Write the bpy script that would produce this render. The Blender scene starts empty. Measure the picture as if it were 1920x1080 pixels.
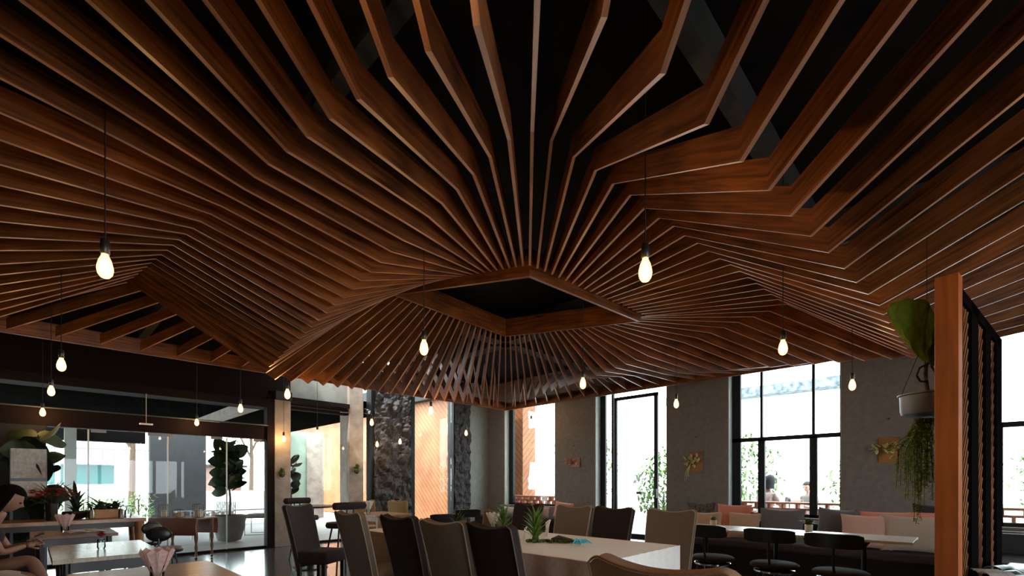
import bpy, bmesh, math, random
from mathutils import Vector, Matrix, noise
random.seed(7)
R = math.radians
C = bpy.context.scene.collection
SC = bpy.context.scene

# ------------------------------------------------------------------ camera
FPX, CX, HY, EYE = 880.0, 960.0, 905.0, 1.25
TH = math.atan(856 / 880.0)
CT, ST = math.cos(TH), math.sin(TH)
cam = bpy.data.cameras.new('camera')
co = bpy.data.objects.new('camera', cam); C.objects.link(co)
cam.sensor_width = 36; cam.lens = FPX / 1920 * 36
cam.shift_y = (HY - 540) / 1920.0
cam.clip_start = 0.05; cam.clip_end = 200
co.location = (0, 0, EYE); co.rotation_euler = (R(90), 0, TH - R(90))
SC.camera = co

# ------------------------------------------------------------------ light and exposure
SC.view_settings.view_transform = 'Standard'; SC.view_settings.look = 'None'
SC.view_settings.gamma = 1; SC.view_settings.use_curve_mapping = False
SC.view_settings.exposure = 0.68
W = bpy.data.worlds.new('sky'); SC.world = W; W.use_nodes = True
bg = W.node_tree.nodes['Background']; bg.inputs[0].default_value = (0.86, 0.94, 1.0, 1); bg.inputs[1].default_value = 7.0
sl = bpy.data.lights.new('sun', 'SUN'); sl.energy = 4.0; sl.angle = R(2); sl.color = (1, .95, .86)
so = bpy.data.objects.new('sun', sl); C.objects.link(so)
so.rotation_euler = Vector((0.62, 0.22, -1.0)).to_track_quat('-Z', 'Y').to_euler()
BULB_W = 6.5

# ------------------------------------------------------------------ helpers
def ray(px):
    r = (px - CX) / FPX
    return CT + r * ST, ST - r * CT

def at(px, d):
    a, b = ray(px); return a * d, b * d

def on_line(A, B, px, py):
    dx, dy = ray(px); ex, ey = B[0] - A[0], B[1] - A[1]
    det = -ex * dy + ey * dx
    t = (A[0] * dy - A[1] * dx) / det
    X, Y = A[0] + t * ex, A[1] + t * ey
    d = X * CT + Y * ST
    return t, (HY - py) * d / FPX + EYE

def new_mat(name, col, rough=.6, metal=0, spec=.5, noise_amt=0, nscale=8, bump=0, emit=None, estr=0, trans=0, sheen=0, coords='Object', stretch=(1, 1, 1), col2=None):
    m = bpy.data.materials.new(name); m.use_nodes = True
    nt = m.node_tree; b = nt.nodes['Principled BSDF']
    b.inputs['Base Color'].default_value = (*col, 1); b.inputs['Roughness'].default_value = rough
    b.inputs['Metallic'].default_value = metal; b.inputs['Specular IOR Level'].default_value = spec
    if sheen: b.inputs['Sheen Weight'].default_value = sheen
    if trans: b.inputs['Transmission Weight'].default_value = trans
    if emit: b.inputs['Emission Color'].default_value = (*emit, 1); b.inputs['Emission Strength'].default_value = estr
    if noise_amt or bump:
        tc = nt.nodes.new('ShaderNodeTexCoord'); mp = nt.nodes.new('ShaderNodeMapping'); mp.inputs['Scale'].default_value = stretch
        nz = nt.nodes.new('ShaderNodeTexNoise'); nz.inputs['Scale'].default_value = nscale; nz.inputs['Detail'].default_value = 5
        nt.links.new(tc.outputs[coords], mp.inputs[0]); nt.links.new(mp.outputs[0], nz.inputs['Vector'])
        if noise_amt:
            rp = nt.nodes.new('ShaderNodeValToRGB')
            c2 = col2 or tuple(c * (1 - noise_amt) for c in col)
            rp.color_ramp.elements[0].position = .32; rp.color_ramp.elements[1].position = .68
            rp.color_ramp.elements[0].color = (*c2, 1); rp.color_ramp.elements[1].color = (*[min(1, c * (1 + noise_amt * .4)) for c in col], 1)
            nt.links.new(nz.outputs['Fac'], rp.inputs[0]); nt.links.new(rp.outputs[0], b.inputs['Base Color'])
        if bump:
            bp = nt.nodes.new('ShaderNodeBump'); bp.inputs['Strength'].default_value = bump; bp.inputs['Distance'].default_value = .02
            nt.links.new(nz.outputs['Fac'], bp.inputs['Height']); nt.links.new(bp.outputs[0], b.inputs['Normal'])
    return m

def wood_mat(name, c1, c2, rough=.42, coords='UV', sc=(1.2, 22, 1)):
    m = bpy.data.materials.new(name); m.use_nodes = True
    nt = m.node_tree; b = nt.nodes['Principled BSDF']; b.inputs['Roughness'].default_value = rough
    tc = nt.nodes.new('ShaderNodeTexCoord'); mp = nt.nodes.new('ShaderNodeMapping'); mp.inputs['Scale'].default_value = sc
    nt.links.new(tc.outputs[coords], mp.inputs[0])
    nz = nt.nodes.new('ShaderNodeTexNoise'); nz.inputs['Scale'].default_value = 2.2; nz.inputs['Detail'].default_value = 8; nz.inputs['Distortion'].default_value = .6
    nt.links.new(mp.outputs[0], nz.inputs['Vector'])
    n2 = nt.nodes.new('ShaderNodeTexNoise'); n2.inputs['Scale'].default_value = 2.5; n2.inputs['Detail'].default_value = 3
    nt.links.new(tc.outputs[coords], n2.inputs['Vector'])
    ad = nt.nodes.new('ShaderNodeMath'); ad.operation = 'ADD'
    ml = nt.nodes.new('ShaderNodeMath'); ml.operation = 'MULTIPLY'; ml.inputs[1].default_value = .6
    nt.links.new(n2.outputs['Fac'], ml.inputs[0]); nt.links.new(nz.outputs['Fac'], ad.inputs[0]); nt.links.new(ml.outputs[0], ad.inputs[1])
    rp = nt.nodes.new('ShaderNodeValToRGB'); rp.color_ramp.elements[0].position = .55; rp.color_ramp.elements[1].position = 1.05
    rp.color_ramp.elements[0].color = (*c1, 1); rp.color_ramp.elements[1].color = (*c2, 1)
    nt.links.new(ad.outputs[0], rp.inputs[0]); nt.links.new(rp.outputs[0], b.inputs['Base Color'])
    bp = nt.nodes.new('ShaderNodeBump'); bp.inputs['Strength'].default_value = .12; bp.inputs['Distance'].default_value = .005
    nt.links.new(nz.outputs['Fac'], bp.inputs['Height']); nt.links.new(bp.outputs[0], b.inputs['Normal'])
    return m

def glass_mat(name, tint=(1, 1, 1), refl=1.0):
    m = bpy.data.materials.new(name); m.use_nodes = True; nt = m.node_tree; nt.nodes.clear()
    o = nt.nodes.new('ShaderNodeOutputMaterial'); mx = nt.nodes.new('ShaderNodeMixShader')
    t = nt.nodes.new('ShaderNodeBsdfTransparent'); t.inputs[0].default_value = (*tint, 1)
    g = nt.nodes.new('ShaderNodeBsdfGlossy'); g.inputs['Roughness'].default_value = 0.005
    fr = nt.nodes.new('ShaderNodeFresnel'); fr.inputs[0].default_value = 1.5
    ml = nt.nodes.new('ShaderNodeMath'); ml.operation = 'MULTIPLY'; ml.inputs[1].default_value = refl
    nt.links.new(fr.outputs[0], ml.inputs[0]); nt.links.new(ml.outputs[0], mx.inputs[0])
    nt.links.new(t.outputs[0], mx.inputs[1]); nt.links.new(g.outputs[0], mx.inputs[2]); nt.links.new(mx.outputs[0], o.inputs[0])
    return m

class M:
    """collects shapes into one mesh"""
    def __init__(s):
        s.bm = bmesh.new(); s.uv = s.bm.loops.layers.uv.new('UVMap')
    def box(s, a, b, bev=0, rot=None, pivot=None):
        c = [(a[i] + b[i]) / 2 for i in range(3)]; sz = [abs(b[i] - a[i]) for i in range(3)]
        r = bmesh.ops.create_cube(s.bm, size=1); vs = r['verts']
        bmesh.ops.scale(s.bm, vec=sz, verts=vs)
        if bev:
            es = list({e for v in vs for e in v.link_edges})
            bb = bmesh.ops.bevel(s.bm, geom=es, offset=bev, segments=3, affect='EDGES', profile=.5)
            vs = list({v for f in bb['faces'] for v in f.verts} | {v for v in vs if v.is_valid})
        if rot: bmesh.ops.transform(s.bm, matrix=rot, verts=vs, space=Matrix())
        bmesh.ops.translate(s.bm, vec=c, verts=vs)
        return vs
    def cbox(s, c, sz, bev=0, rot=None):
        return s.box([c[i] - sz[i] / 2 for i in range(3)], [c[i] + sz[i] / 2 for i in range(3)], bev, rot)
    def poly(s, pts):
        return s.bm.faces.new([s.bm.verts.new(p) for p in pts])
    def tube(s, pts, r, n=8, cap=True):
        pts = [Vector(p) for p in pts]; rs = r if isinstance(r, (list, tuple)) else [r] * len(pts)
        rings = []; up = Vector((0, 0, 1)); prev = None
        for i, p in enumerate(pts):
            t = (pts[min(i + 1, len(pts) - 1)] - pts[max(i - 1, 0)]).normalized()
            if prev is None:
                a = t.cross(up)
                if a.length < .05: a = t.cross(Vector((1, 0, 0)))
            else:
                a = prev - t * prev.dot(t)
                if a.length < 1e-4: a = t.cross(up)
            a.normalize(); prev = a; b = t.cross(a)
            rings.append([s.bm.verts.new(p + (a * math.cos(2 * math.pi * k / n) + b * math.sin(2 * math.pi * k / n)) * rs[i]) for k in range(n)])
        for i in range(len(rings) - 1):
            for k in range(n):
                s.bm.faces.new([rings[i][k], rings[i][(k + 1) % n], rings[i + 1][(k + 1) % n], rings[i + 1][k]])
        if cap:
            s.bm.faces.new(rings[0][::-1]); s.bm.faces.new(rings[-1])
    def lathe(s, prof, c=(0, 0, 0), n=20, rot=None):
        rings = []; c = Vector(c)
        for (r, z) in prof:
            ring = []
            for k in range(n):
                v = Vector((max(r, .0004) * math.cos(2 * math.pi * k / n), max(r, .0004) * math.sin(2 * math.pi * k / n), z))
                if rot: v = rot @ v
                ring.append(s.bm.verts.new(v + c))
            rings.append(ring)
        for i in range(len(rings) - 1):
            for k in range(n):
                s.bm.faces.new([rings[i][k], rings[i][(k + 1) % n], rings[i + 1][(k + 1) % n], rings[i + 1][k]])
        s.bm.faces.new(rings[0][::-1]); s.bm.faces.new(rings[-1])
    def ball(s, c, r, seg=12, rings=8, rot=None, amp=0, fr=3):
        rr = r if isinstance(r, (tuple, list)) else (r, r, r)
        o = bmesh.ops.create_uvsphere(s.bm, u_segments=seg, v_segments=rings, radius=1)
        for v in o['verts']:
            k = 1 + amp * noise.noise(Vector(v.co) * fr + Vector(c))
            v.co = Vector((v.co.x * rr[0] * k, v.co.y * rr[1] * k, v.co.z * rr[2] * k))
            if rot: v.co = rot @ v.co
            v.co += Vector(c)
    def sheet(s, fn, nu, nv, thick=0):
        """closed slab: fn(u,v)->Vector centre, thickness along fn normal; thick=0 gives a single sheet"""
        g = [[Vector(fn(i / nu, j / nv)) for j in range(nv + 1)] for i in range(nu + 1)]
        def nrm(i, j):
            a = g[min(i + 1, nu)][j] - g[max(i - 1, 0)][j]; b = g[i][min(j + 1, nv)] - g[i][max(j - 1, 0)]
            n = a.cross(b); return n.normalized() if n.length > 1e-9 else Vector((0, 0, 1))
        if thick == 0:
            V = [[s.bm.verts.new(g[i][j]) for j in range(nv + 1)] for i in range(nu + 1)]
            for i in range(nu):
                for j in range(nv): s.bm.faces.new([V[i][j], V[i + 1][j], V[i + 1][j + 1], V[i][j + 1]])
            return
        A = [[None] * (nv + 1) for _ in range(nu + 1)]; B = [[None] * (nv + 1) for _ in range(nu + 1)]
        for i in range(nu + 1):
            for j in range(nv + 1):
                n = nrm(i, j) * thick / 2; A[i][j] = s.bm.verts.new(g[i][j] + n); B[i][j] = s.bm.verts.new(g[i][j] - n)
        for i in range(nu):
            for j in range(nv):
                s.bm.faces.new([A[i][j], A[i + 1][j], A[i + 1][j + 1], A[i][j + 1]])
                s.bm.faces.new([B[i][j], B[i][j + 1], B[i + 1][j + 1], B[i + 1][j]])
        for i in range(nu):
            s.bm.faces.new([A[i][0], B[i][0], B[i + 1][0], A[i + 1][0]]); s.bm.faces.new([A[i][nv], A[i + 1][nv], B[i + 1][nv], B[i][nv]])
        for j in range(nv):
            s.bm.faces.new([A[0][j], A[0][j + 1], B[0][j + 1], B[0][j]]); s.bm.faces.new([A[nu][j], B[nu][j], B[nu][j + 1], A[nu][j + 1]])
    def leaf(s, base, tip, w, bend=.15, up=Vector((0, 0, 1)), n=4):
        base, tip = Vector(base), Vector(tip); d = tip - base
        a = d.cross(up)
        if a.length < 1e-4: a = d.cross(Vector((1, 0, 0)))
        a.normalize(); nn = a.cross(d).normalized()
        prev = None
        for i in range(n + 1):
            t = i / n; ww = w * (math.sin(math.pi * min(1, t * .9 + .08)) ** .8) * .5
            p = base + d * t + nn * bend * d.length * math.sin(math.pi * t)
            cur = [s.bm.verts.new(p - a * ww - nn * ww * .25), s.bm.verts.new(p + nn * 0), s.bm.verts.new(p + a * ww - nn * ww * .25)]
            if prev:
                s.bm.faces.new([prev[0], prev[1], cur[1], cur[0]]); s.bm.faces.new([prev[1], prev[2], cur[2], cur[1]])
            prev = cur
    def build(s, name, mat, parent=None, smooth=False, fix=True, loc=None):
        if fix: bmesh.ops.recalc_face_normals(s.bm, faces=s.bm.faces)
        me = bpy.data.meshes.new(name); s.bm.to_mesh(me); s.bm.free()
        for m in (mat if isinstance(mat, (list, tuple)) else [mat]): me.materials.append(m)
        if smooth:
            for p in me.polygons: p.use_smooth = True
            try: me.set_sharp_from_angle(angle=R(42))
            except Exception: pass
        o = bpy.data.objects.new(name, me); C.objects.link(o)
        if parent: o.parent = parent
        if loc: o.location = loc
        return o

def struct(name, m, mat, smooth=False):
    o = m.build(name, mat, None, smooth); o['kind'] = 'structure'; return o
def sbox(name, a, b, mat):
    m = M(); m.box(a, b); return struct(name, m, mat)
def tag(o, label, cat, group=None, kind=None):
    o['label'] = label; o['category'] = cat
    if group: o['group'] = group
    if kind: o['kind'] = kind
    return o
def thing(name, label, cat, loc=(0, 0, 0), rz=0, group=None):
    o = bpy.data.objects.new(name, None); C.objects.link(o); o.empty_display_size = .1
    o.location = loc; o.rotation_euler = (0, 0, rz); return tag(o, label, cat, group)
def part(o, label): o['label'] = label; return o
def dup(root, loc, rz, label, group=None):
    def cp(o, p):
        c = o.copy(); C.objects.link(c)
        if p is not None: c.parent = p
        for ch in o.children: cp(ch, c)
        return c
    r = cp(root, None); r.location = loc; r.rotation_euler = (0, 0, rz); r['label'] = label
    if group: r['group'] = group
    return r

# ------------------------------------------------------------------ materials
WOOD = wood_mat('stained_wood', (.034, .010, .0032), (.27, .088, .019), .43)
EDGEW = wood_mat('stained_wood_uplit_edge', (.22, .10, .058), (.42, .22, .14), .4)  # paler bottom edge of the slats: light from below put into the colour
WOODO = wood_mat('stained_wood_object', (.10, .035, .013), (.33, .13, .045), .4, 'Object', (1, 1, 1))
POSTW = wood_mat('orange_wood', (.27, .062, .010), (.50, .135, .022), .5, 'Object', (9, 9, .6))
TABLEW = wood_mat('table_wood', (.20, .085, .03), (.50, .26, .11), .28, 'Object', (2, 14, 2))
PALEW = wood_mat('pale_table_top', (.30, .25, .17), (.5, .44, .32), .2, 'Object', (14, 2, 2))
CLADW = None
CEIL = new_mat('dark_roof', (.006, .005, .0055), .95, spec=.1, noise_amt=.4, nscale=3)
BEAMC = new_mat('grey_roof_beam', (.030, .029, .028), .8, noise_amt=.5, nscale=5)
DARKW = new_mat('dark_brown_wall', (.012, .0075, .0065), .85, spec=.1)
WALLR = new_mat('grey_brown_plaster', (.185, .158, .138), .85, noise_amt=.15, nscale=14, bump=.25)
WALLL = new_mat('pale_plaster', (.30, .31, .28), .8, noise_amt=.15, nscale=6, bump=.1)
REVEAL = new_mat('window_reveal_plaster', (.42, .44, .40), .75, noise_amt=.1, nscale=9)
CONC = new_mat('column_concrete', (.36, .31, .27), .8, noise_amt=.3, nscale=5, bump=.3)
FLOORM = new_mat('polished_concrete', (.085, .085, .088), .16, noise_amt=.45, nscale=1.7, spec=.7)
PATIO = new_mat('patio_paving', (.40, .40, .39), .7, noise_amt=.12, nscale=2)
STEEL = new_mat('black_steel', (.010, .014, .015), .55, spec=.25)
BROWNF = new_mat('dark_brown_frame', (.011, .005, .0045), .7, spec=.12)
ROCK = new_mat('black_rock', (.05, .046, .05), .68, noise_amt=.4, nscale=4, bump=.6)
GREYWALL = new_mat('grey_render', (.034, .034, .036), .9, spec=.1, noise_amt=.1, nscale=3)
WHITEW = new_mat('white_render', (.75, .75, .73), .7)
DFAB = new_mat('charcoal_fabric', (.042, .029, .028), .95, spec=.1, noise_amt=.3, nscale=160, bump=.2, sheen=.04)
TFAB = new_mat('taupe_fabric', (.20, .152, .112), .95, spec=.15, noise_amt=.2, nscale=160, bump=.2, sheen=.1)
OFAB = new_mat('tan_fabric', (.36, .19, .08), .95, noise_amt=.2, nscale=160, sheen=.3)
PIPE = new_mat('light_piping', (.45, .38, .30), .8)
DPIPE = new_mat('dark_piping', (.12, .09, .075), .8)
DLEG = new_mat('dark_chair_leg', (.02, .013, .01), .4)
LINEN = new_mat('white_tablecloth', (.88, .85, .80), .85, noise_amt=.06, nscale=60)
SHADESKIRT = new_mat('shaded_cloth_skirt', (.42, .30, .24), .9, noise_amt=.15, nscale=40)  # taupe here is the shade on the hanging white cloth, painted in
BLACKP = new_mat('black_plastic', (.012, .012, .012), .35)
CHROME = new_mat('chrome', (.7, .7, .7), .15, metal=1)
METALG = new_mat('grey_metal', (.16, .165, .18), .45, metal=.6)
LEAFD = new_mat('dark_green_leaf', (.022, .044, .012), .6, noise_amt=.4, nscale=6)
LEAFM = new_mat('green_leaf', (.11, .22, .03), .5, noise_amt=.4, nscale=9)
LEAFB = new_mat('bright_leaf', (.22, .34, .05), .5, noise_amt=.35, nscale=5)
LEAFH = new_mat('hedge_leaf', (.10, .19, .04), .6, noise_amt=.5, nscale=2)
BARK = new_mat('bark', (.09, .055, .035), .9, noise_amt=.4, nscale=20)
REDF = new_mat('red_petal', (.45, .015, .03), .6, noise_amt=.3, nscale=12)
PINKF = new_mat('pink_paper', (.88, .70, .66), .7)
WHITEP = new_mat('white_paper', (.85, .83, .8), .6)
YELF = new_mat('pale_yellow_petal', (.55, .5, .2), .7)
TERRA = new_mat('terracotta', (.50, .17, .09), .75, noise_amt=.25, nscale=7)
SALMON = new_mat('salmon_fabric', (.60, .22, .15), .9, noise_amt=.1, nscale=120, sheen=.2)
GREIGE = new_mat('greige_fabric', (.42, .35, .29), .9, noise_amt=.1, nscale=120, sheen=.2)
PINKC = new_mat('dusty_pink_fabric', (.55, .33, .27), .9, noise_amt=.1, nscale=120, sheen=.2)
TANC = new_mat('tan_cushion_fabric', (.45, .30, .20), .9, noise_amt=.1, nscale=120, sheen=.2)
GREYC = new_mat('grey_cushion_fabric', (.10, .095, .10), .8, noise_amt=.15, nscale=120, sheen=.4)
BLACKC = new_mat('black_pattern_fabric', (.02, .018, .018), .8, noise_amt=.9, nscale=30, col2=(.13, .12, .11))
LEATHER = new_mat('brown_leather', (.16, .06, .03), .4, noise_amt=.3, nscale=6)
CERAM = new_mat('white_ceramic', (.8, .78, .74), .3)
CLAY = new_mat('grey_clay_pot', (.13, .12, .11), .8, noise_amt=.2, nscale=6)
CANDLE = new_mat('cream_candle', (.75, .68, .55), .6)
SKIN = new_mat('skin', (.27, .135, .085), .5)
SKINL = new_mat('skin_light', (.34, .20, .15), .5)
HAIR = new_mat('black_hair', (.005, .004, .0035), .8, spec=.03)
BLACKCL = new_mat('black_cloth', (.015, .013, .014), .85)
WHITECL = new_mat('pale_cloth', (.34, .29, .28), .9)
def paper(name, col, f=.5):
    m = bpy.data.materials.new(name); m.use_nodes = True; nt = m.node_tree; nt.nodes.clear()
    o = nt.nodes.new('ShaderNodeOutputMaterial'); mx = nt.nodes.new('ShaderNodeMixShader'); mx.inputs[0].default_value = f
    d = nt.nodes.new('ShaderNodeBsdfDiffuse'); t = nt.nodes.new('ShaderNodeBsdfTranslucent')
    nz = nt.nodes.new('ShaderNodeTexNoise'); nz.inputs['Scale'].default_value = 9; rp = nt.nodes.new('ShaderNodeValToRGB')
    rp.color_ramp.elements[0].position = .35; rp.color_ramp.elements[1].position = .65
    rp.color_ramp.elements[0].color = (*[c * .75 for c in col], 1); rp.color_ramp.elements[1].color = (*col, 1)
    nt.links.new(nz.outputs['Fac'], rp.inputs[0]); nt.links.new(rp.outputs[0], d.inputs[0]); nt.links.new(rp.outputs[0], t.inputs[0])
    nt.links.new(d.outputs[0], mx.inputs[1]); nt.links.new(t.outputs[0], mx.inputs[2]); nt.links.new(mx.outputs[0], o.inputs[0]); return m
PINKF = paper('pink_paper', (.92, .72, .68)); WHITEP = paper('white_paper', (.92, .90, .87)); LEAFB = paper('bright_leaf', (.27, .34, .045), .45)
MATTE = new_mat('matte_black_metal', (.006, .005, .005), 1, spec=0)
BLUE = new_mat('turquoise_ribbon', (.05, .45, .60), .4)
MOSS = new_mat('moss', (.05, .10, .015), .95, noise_amt=.5, nscale=40, bump=.5)
GLASS = glass_mat('window_glass', (.93, .97, .96), .38)
CLEARG = glass_mat('clear_glass', (.9, .95, .93), 1.2)
TEALG = new_mat('teal_window', (.03, .10, .10), .2)

def clad_mat():
    m = bpy.data.materials.new('diagonal_cladding'); m.use_nodes = True; nt = m.node_tree; b = nt.nodes['Principled BSDF']
    b.inputs['Roughness'].default_value = .55
    tc = nt.nodes.new('ShaderNodeTexCoord'); sp = nt.nodes.new('ShaderNodeSeparateXYZ'); nt.links.new(tc.outputs['Object'], sp.inputs[0])
    ad = nt.nodes.new('ShaderNodeMath'); ad.operation = 'SUBTRACT'
    a2 = nt.nodes.new('ShaderNodeMath'); a2.operation = 'ADD'; nt.links.new(sp.outputs['X'], a2.inputs[0]); nt.links.new(sp.outputs['Y'], a2.inputs[1])
    nt.links.new(sp.outputs['Z'], ad.inputs[0]); nt.links.new(a2.outputs[0], ad.inputs[1])
    ml = nt.nodes.new('ShaderNodeMath'); ml.operation = 'MULTIPLY'; ml.inputs[1].default_value = 5.2; nt.links.new(ad.outputs[0], ml.inputs[0])
    fr = nt.nodes.new('ShaderNodeMath'); fr.operation = 'FRACT'; nt.links.new(ml.outputs[0], fr.inputs[0])
    gt = nt.nodes.new('ShaderNodeMath'); gt.operation = 'GREATER_THAN'; gt.inputs[1].default_value = .14; nt.links.new(fr.outputs[0], gt.inputs[0])
    nz = nt.nodes.new('ShaderNodeTexNoise'); nz.inputs['Scale'].default_value = 1.6; nt.links.new(tc.outputs['Object'], nz.inputs['Vector'])
    rp = nt.nodes.new('ShaderNodeValToRGB'); rp.color_ramp.elements[0].color = (.30, .095, .030, 1); rp.color_ramp.elements[1].color = (.42, .15, .052, 1)
    rp.color_ramp.elements[0].position = .35; rp.color_ramp.elements[1].position = .65; nt.links.new(nz.outputs['Fac'], rp.inputs[0])
    mx = nt.nodes.new('ShaderNodeMix'); mx.data_type = 'RGBA'; nt.links.new(gt.outputs[0], mx.inputs[0])
    mx.inputs[6].default_value = (.12, .035, .012, 1); nt.links.new(rp.outputs[0], mx.inputs[7]); nt.links.new(mx.outputs[2], b.inputs['Base Color'])
    return m
CLAD = clad_mat()

# ------------------------------------------------------------------ room shell
XR, YL, ZC = 8.95, 9.65, 3.95
sbox('floor', (-6, -6, -.12), (XR + .3, YL + .3, 0), FLOORM)
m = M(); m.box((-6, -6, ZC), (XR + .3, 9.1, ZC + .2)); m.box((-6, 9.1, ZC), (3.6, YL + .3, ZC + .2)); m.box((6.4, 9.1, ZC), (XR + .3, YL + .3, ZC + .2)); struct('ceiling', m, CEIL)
m = M(); m.box((-6.2, -6.2, 2.2), (XR + .3, -6, ZC)); m.box((-6.2, -6.2, -.1), (-1.5, -6, 2.2)); m.box((5.5, -6.2, -.1), (XR + .3, -6, 2.2))
for x_ in (.2, 2, 3.8): m.box((x_ - .05, -6.15, -.1), (x_ + .05, -6.05, 2.2))
struct('wall_back', m, DARKW)
sbox('front_ground', (-30, -30, -.14), (XR + .3, -6.2, -.02), PATIO)
sbox('wall_rear', (-6.2, -6, -.1), (-6, YL + .3, ZC), DARKW)
# right wall: piers, sills and header round four openings
WINS = [(7.25, 9.0), (4.36, 6.08), (1.44, 3.17), (-1.47, .26)]
m = M()
ed = [YL + .3, 9.0, 7.25, 6.08, 4.36, 3.17, 1.44, .26, -1.47, -6]
for i in range(0, 10, 2): m.box((XR, ed[i + 1], 0), (XR + .3, ed[i], ZC))
for (a, b) in WINS: m.box((XR, a, 3.36), (XR + .3, b, ZC))
for k in (0, 2, 3): m.box((XR, WINS[k][0], 0), (XR + .3, WINS[k][1], .66))
struct('wall_right', m, WALLR)
m = M()
for (a, b) in WINS:
    m.box((XR + .012, b - .012, .66 if b != 6.08 else 0), (XR + .3, b + .001, 3.36))
    m.box((XR + .012, a - .001, .66 if b != 6.08 else 0), (XR + .3, a + .012, 3.36))
struct('trim_1', m, REVEAL)  # reveals paler and greener than the wall: daylight on them put into the colour

def window(idx, y0, y1, zb, zt, ys, tr, low=True):
    X = XR + .2
    f = M()
    f.box((X - .02, y1 - .16, zb), (X + .05, y1 - .012, zt)); f.box((X - .02, y0 + .012, zb), (X + .05, y0 + .05, zt))
    f.box((X - .02, y0, zt - .05), (X + .05, y1, zt)); f.box((X - .02, y0, zb), (X + .05, y1, zb + .05))
    for y in ys:
        f.box((X - .015, y - .02, tr), (X + .045, y + .02, zt)); f.box((X - .02, y - .055, zb), (X + .05, y + .055, tr))
    f.box((X - .02, y0, tr - .035), (X + .05, y1, tr + .035))
    o = struct('window_%d' % idx, f, STEEL)
    g = M(); g.box((X + .01, y0 + .03, zb + .03), (X + .018, y1 - .03, zt - .03)); g.build('window_pane', GLASS, o)
window(1, 7.25, 9.0, .66, 3.36, [], 3.33)
window(2, 1.44, 3.17, .66, 3.36, [2.66, 1.86], 2.03)
window(3, -1.47, .26, .66, 3.36, [-.28, -.9], 2.03)
# tall glazed door in the second opening
f = M(); X = XR + .2
f.box((X, 5.93, 0), (X + .06, 6.07, 3.35)); f.box((X, 5.72, 0), (X + .06, 5.77, 3.35)); f.box((X, 4.37, 3.31), (X + .06, 6.07, 3.35))
d1 = struct('door_1', f, STEEL)
f = M()
f.box((X, 4.66, .02), (X + .05, 4.74, 3.15)); f.box((X, 5.64, .02), (X + .05, 5.70, 3.15)); f.box((X, 4.66, 3.08), (X + .05, 5.70, 3.15)); f.box((X, 4.66, .02), (X + .05, 5.70, .14))
f.build('door_leaf', STEEL, d1)
g = M(); g.box((X + .02, 4.74, .14), (X + .028, 5.64, 3.08)); g.build('door_pane', GLASS, d1)
g = M(); g.box((X - .05, 4.66, .93), (X, 4.70, 1.12), .01); g.box((X - .06, 5.0, 1.0), (X - .02, 5.12, 1.06)); g.build('door_handle', BLACKP, d1)

# left glass wall : header, transom, posts, glazing
m = M(); m.box((-6, YL, 2.68), (3.2, YL + .3, ZC)); m.box((3.2, YL + .02, 3.02), (3.62, YL + .3, ZC)); m.box((-6, YL - .12, 2.68), (3.2, YL, 2.82)); struct('wall_left', m, DARKW)
m = M(); m.box((3.2, YL - .02, 2.86), (4.85, YL + .3, 2.95)); m.box((3.6, YL + .05, 2.72), (4.85, YL + .2, 2.76)); m.box((3.6, YL + .05, 2.80), (4.85, YL + .2, 2.84)); m.box((5.2, YL + .05, 2.82), (5.4, YL + .2, 2.9))
struct('trim_2', m, DARKW)
sbox('trim_3', (-6, YL, 2.08), (3.2, YL + .12, 2.33), BROWNF)
sbox('trim_4', (3.17, YL - .04, 0), (3.3, YL + .14, 2.86), BROWNF)
sbox('trim_5', (-6, YL + .02, 0), (5.4, YL + .1, .04), BROWNF)
m = M(); m.tube([(-6, YL - .03, 2.345), (3.2, YL - .03, 2.345)], .012, 6); struct('trim_6', m, METALG)
m = M(); m.box((-6, YL, 0), (.17, YL + .2, 2.08)); struct('wall_front', m, GREYWALL)
glz = M()
for a, b in ((.19, .62), (.64, 1.62), (1.64, 2.5), (2.52, 3.16)): glz.box((a, YL + .05, .04), (b, YL + .06, 2.07))
glz.box((-6, YL + .06, 2.33), (3.17, YL + .07, 2.68)); glz.box((3.6, YL + .1, .04), (4.85, YL + .11, 2.72)); glz.box((5.18, YL + .1, .04), (5.36, YL + .11, 2.82))
gz = struct('window_4', glz, GLASS)
m = M()
for x in (.63, 1.63, 2.51): m.box((x - .01, YL + .048, .04), (x + .01, YL + .062, 2.07))
m.build('glass_edge', new_mat('glass_edge', (.55, .62, .58), .2), gz)
m = M()
for x in (.75, 1.45, 1.62, 2.35, 3.05): m.box((x - .09, YL + .035, 2.03), (x + .09, YL + .075, 2.085), .004)
m.build('patch_fitting', METALG, gz)
# columns
m = M(); m.box((3.3, YL - .05, 0), (3.6, YL + .25, 2.86), .01); struct('wall_column_near_door', m, CONC).name = 'wall_pillar'
m = M(); m.box((4.85, YL, 0), (5.18, YL + .45, 3.95), .01); struct('wall_pillar', m, CONC)
sbox('trim_15', (3.3, YL - .12, 2.86), (3.6, YL + .3, 3.02), BEAMC)
m = M(); m.box((3.6, 8.95, 3.3), (6.2, 9.1, 3.45)); struct('trim_7', m, CONC)
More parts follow.
